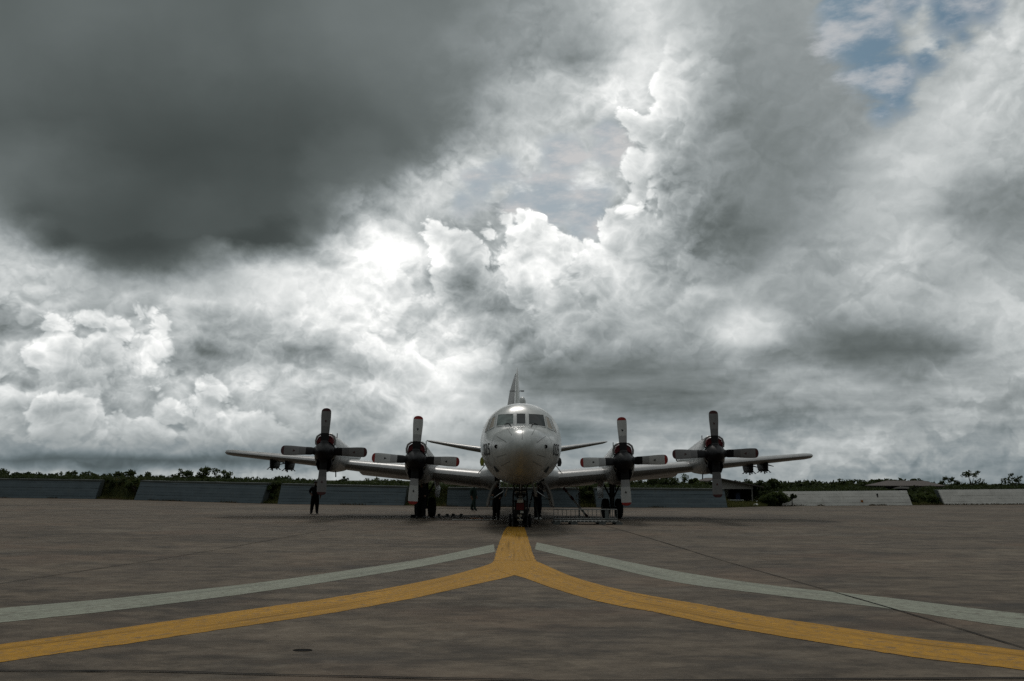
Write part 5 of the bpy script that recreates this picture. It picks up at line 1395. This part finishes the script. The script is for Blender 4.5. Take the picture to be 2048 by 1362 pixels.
tree((-6.2, 65.6, 0), 1.4, 0.9, 'bush in the gap behind the left wheels', 'leaf2', 26, nl=10, dens=90, lift=0.03, name='bush', cat='bush')

# overgrowth along the top of the bank and over the copings
cs, rs_ = [], []
for x in np.arange(-75, 80, 0.22):
    if 16.2 < x < 21.4: continue
    h = bank_height(x); y0 = wall_y(x)
    for q in range(2):
        r = rng.uniform(0.14, 0.34) * (1.3 if mnoise.noise(Vector((x * 0.35, 3, q))) > 0.1 else 0.7)
        cs.append((x, y0 + rng.uniform(1.25, 4.0), h * 1.02 + r * 0.3)); rs_.append(r)
    for q in range(2):
        r = rng.uniform(0.3, 0.5)
        cs.append((x, y0 + rng.uniform(3.5, 7.0), h * 0.95 + r * 0.45 + 0.12 * mnoise.noise(Vector((x * 0.3, 5, q))))); rs_.append(r)
    if mnoise.noise(Vector((x * 0.25, 9, 1))) > 0.28:
        cs.append((x, y0 + 1.0, h * 0.98)); rs_.append(rng.uniform(0.12, 0.26))
o = leaf_obj('bank_overgrowth', leaf_cloud(cs, rs_, 48, 0.11), MT['leaf'])
tag(o, 'low creepers and weeds grown over the top of the blast walls', kind='stuff')

# grass in the gaps and weeds along the foot of the walls
def blades(pts, hgt, wid):
    P = np.asarray(pts, float); n = len(P)
    a = npr.random(n) * 2 * np.pi; h = hgt * (0.5 + npr.random(n)); l = npr.normal(size=(n, 2)) * 0.35
    s = np.stack([np.cos(a), np.sin(a), np.zeros(n)], 1) * wid
    tip = P + np.stack([l[:, 0] * h, l[:, 1] * h, h], 1)
    return np.stack([P - s, P + s, tip], 1).reshape(-1, 3)
pts = []
for xa, xb, n in ((-38.4, -33.2, 3000), (-19.8, -17.9, 1500), (-8.2, -4.6, 2000), (4.8, 6.3, 1200), (16.0, 22.2, 4200), (34.5, 38.5, 1800)):
    for _ in range(n):
        x = rng.uniform(xa, xb); dy = rng.uniform(0.15, 3.2 if not 16 <= xa < 17 else 6.0)
        z = bank_height(x) * float(np.interp(dy, [p[0] + 0.25 for p in prof], [max(p[1], 0) for p in prof]))
        pts.append((x, wall_y(x) + dy, z))
o = leaf_obj('gap_grass', blades(pts, 0.22, 0.035), MT['grass'], k=3); tag(o, 'rough grass on the earth slopes in the gaps between walls', kind='stuff')
pts = []
for x in np.arange(-66, 67, 0.05):
    dn = mnoise.noise(Vector((x * 0.4, 1.7, 0))) + (0.2 if x > 22 else 0.0)
    if dn > 0.12 and not 16 < x < 21.5:
        for _ in range(3): pts.append((x + rng.uniform(-0.1, 0.1), wall_y(x) + rng.uniform(-0.12, 0.1), 0))
o = leaf_obj('wall_foot_weeds', blades(pts, 0.13, 0.03), MT['dry'], k=3); tag(o, 'dry weeds along the foot of the blast walls', kind='stuff')
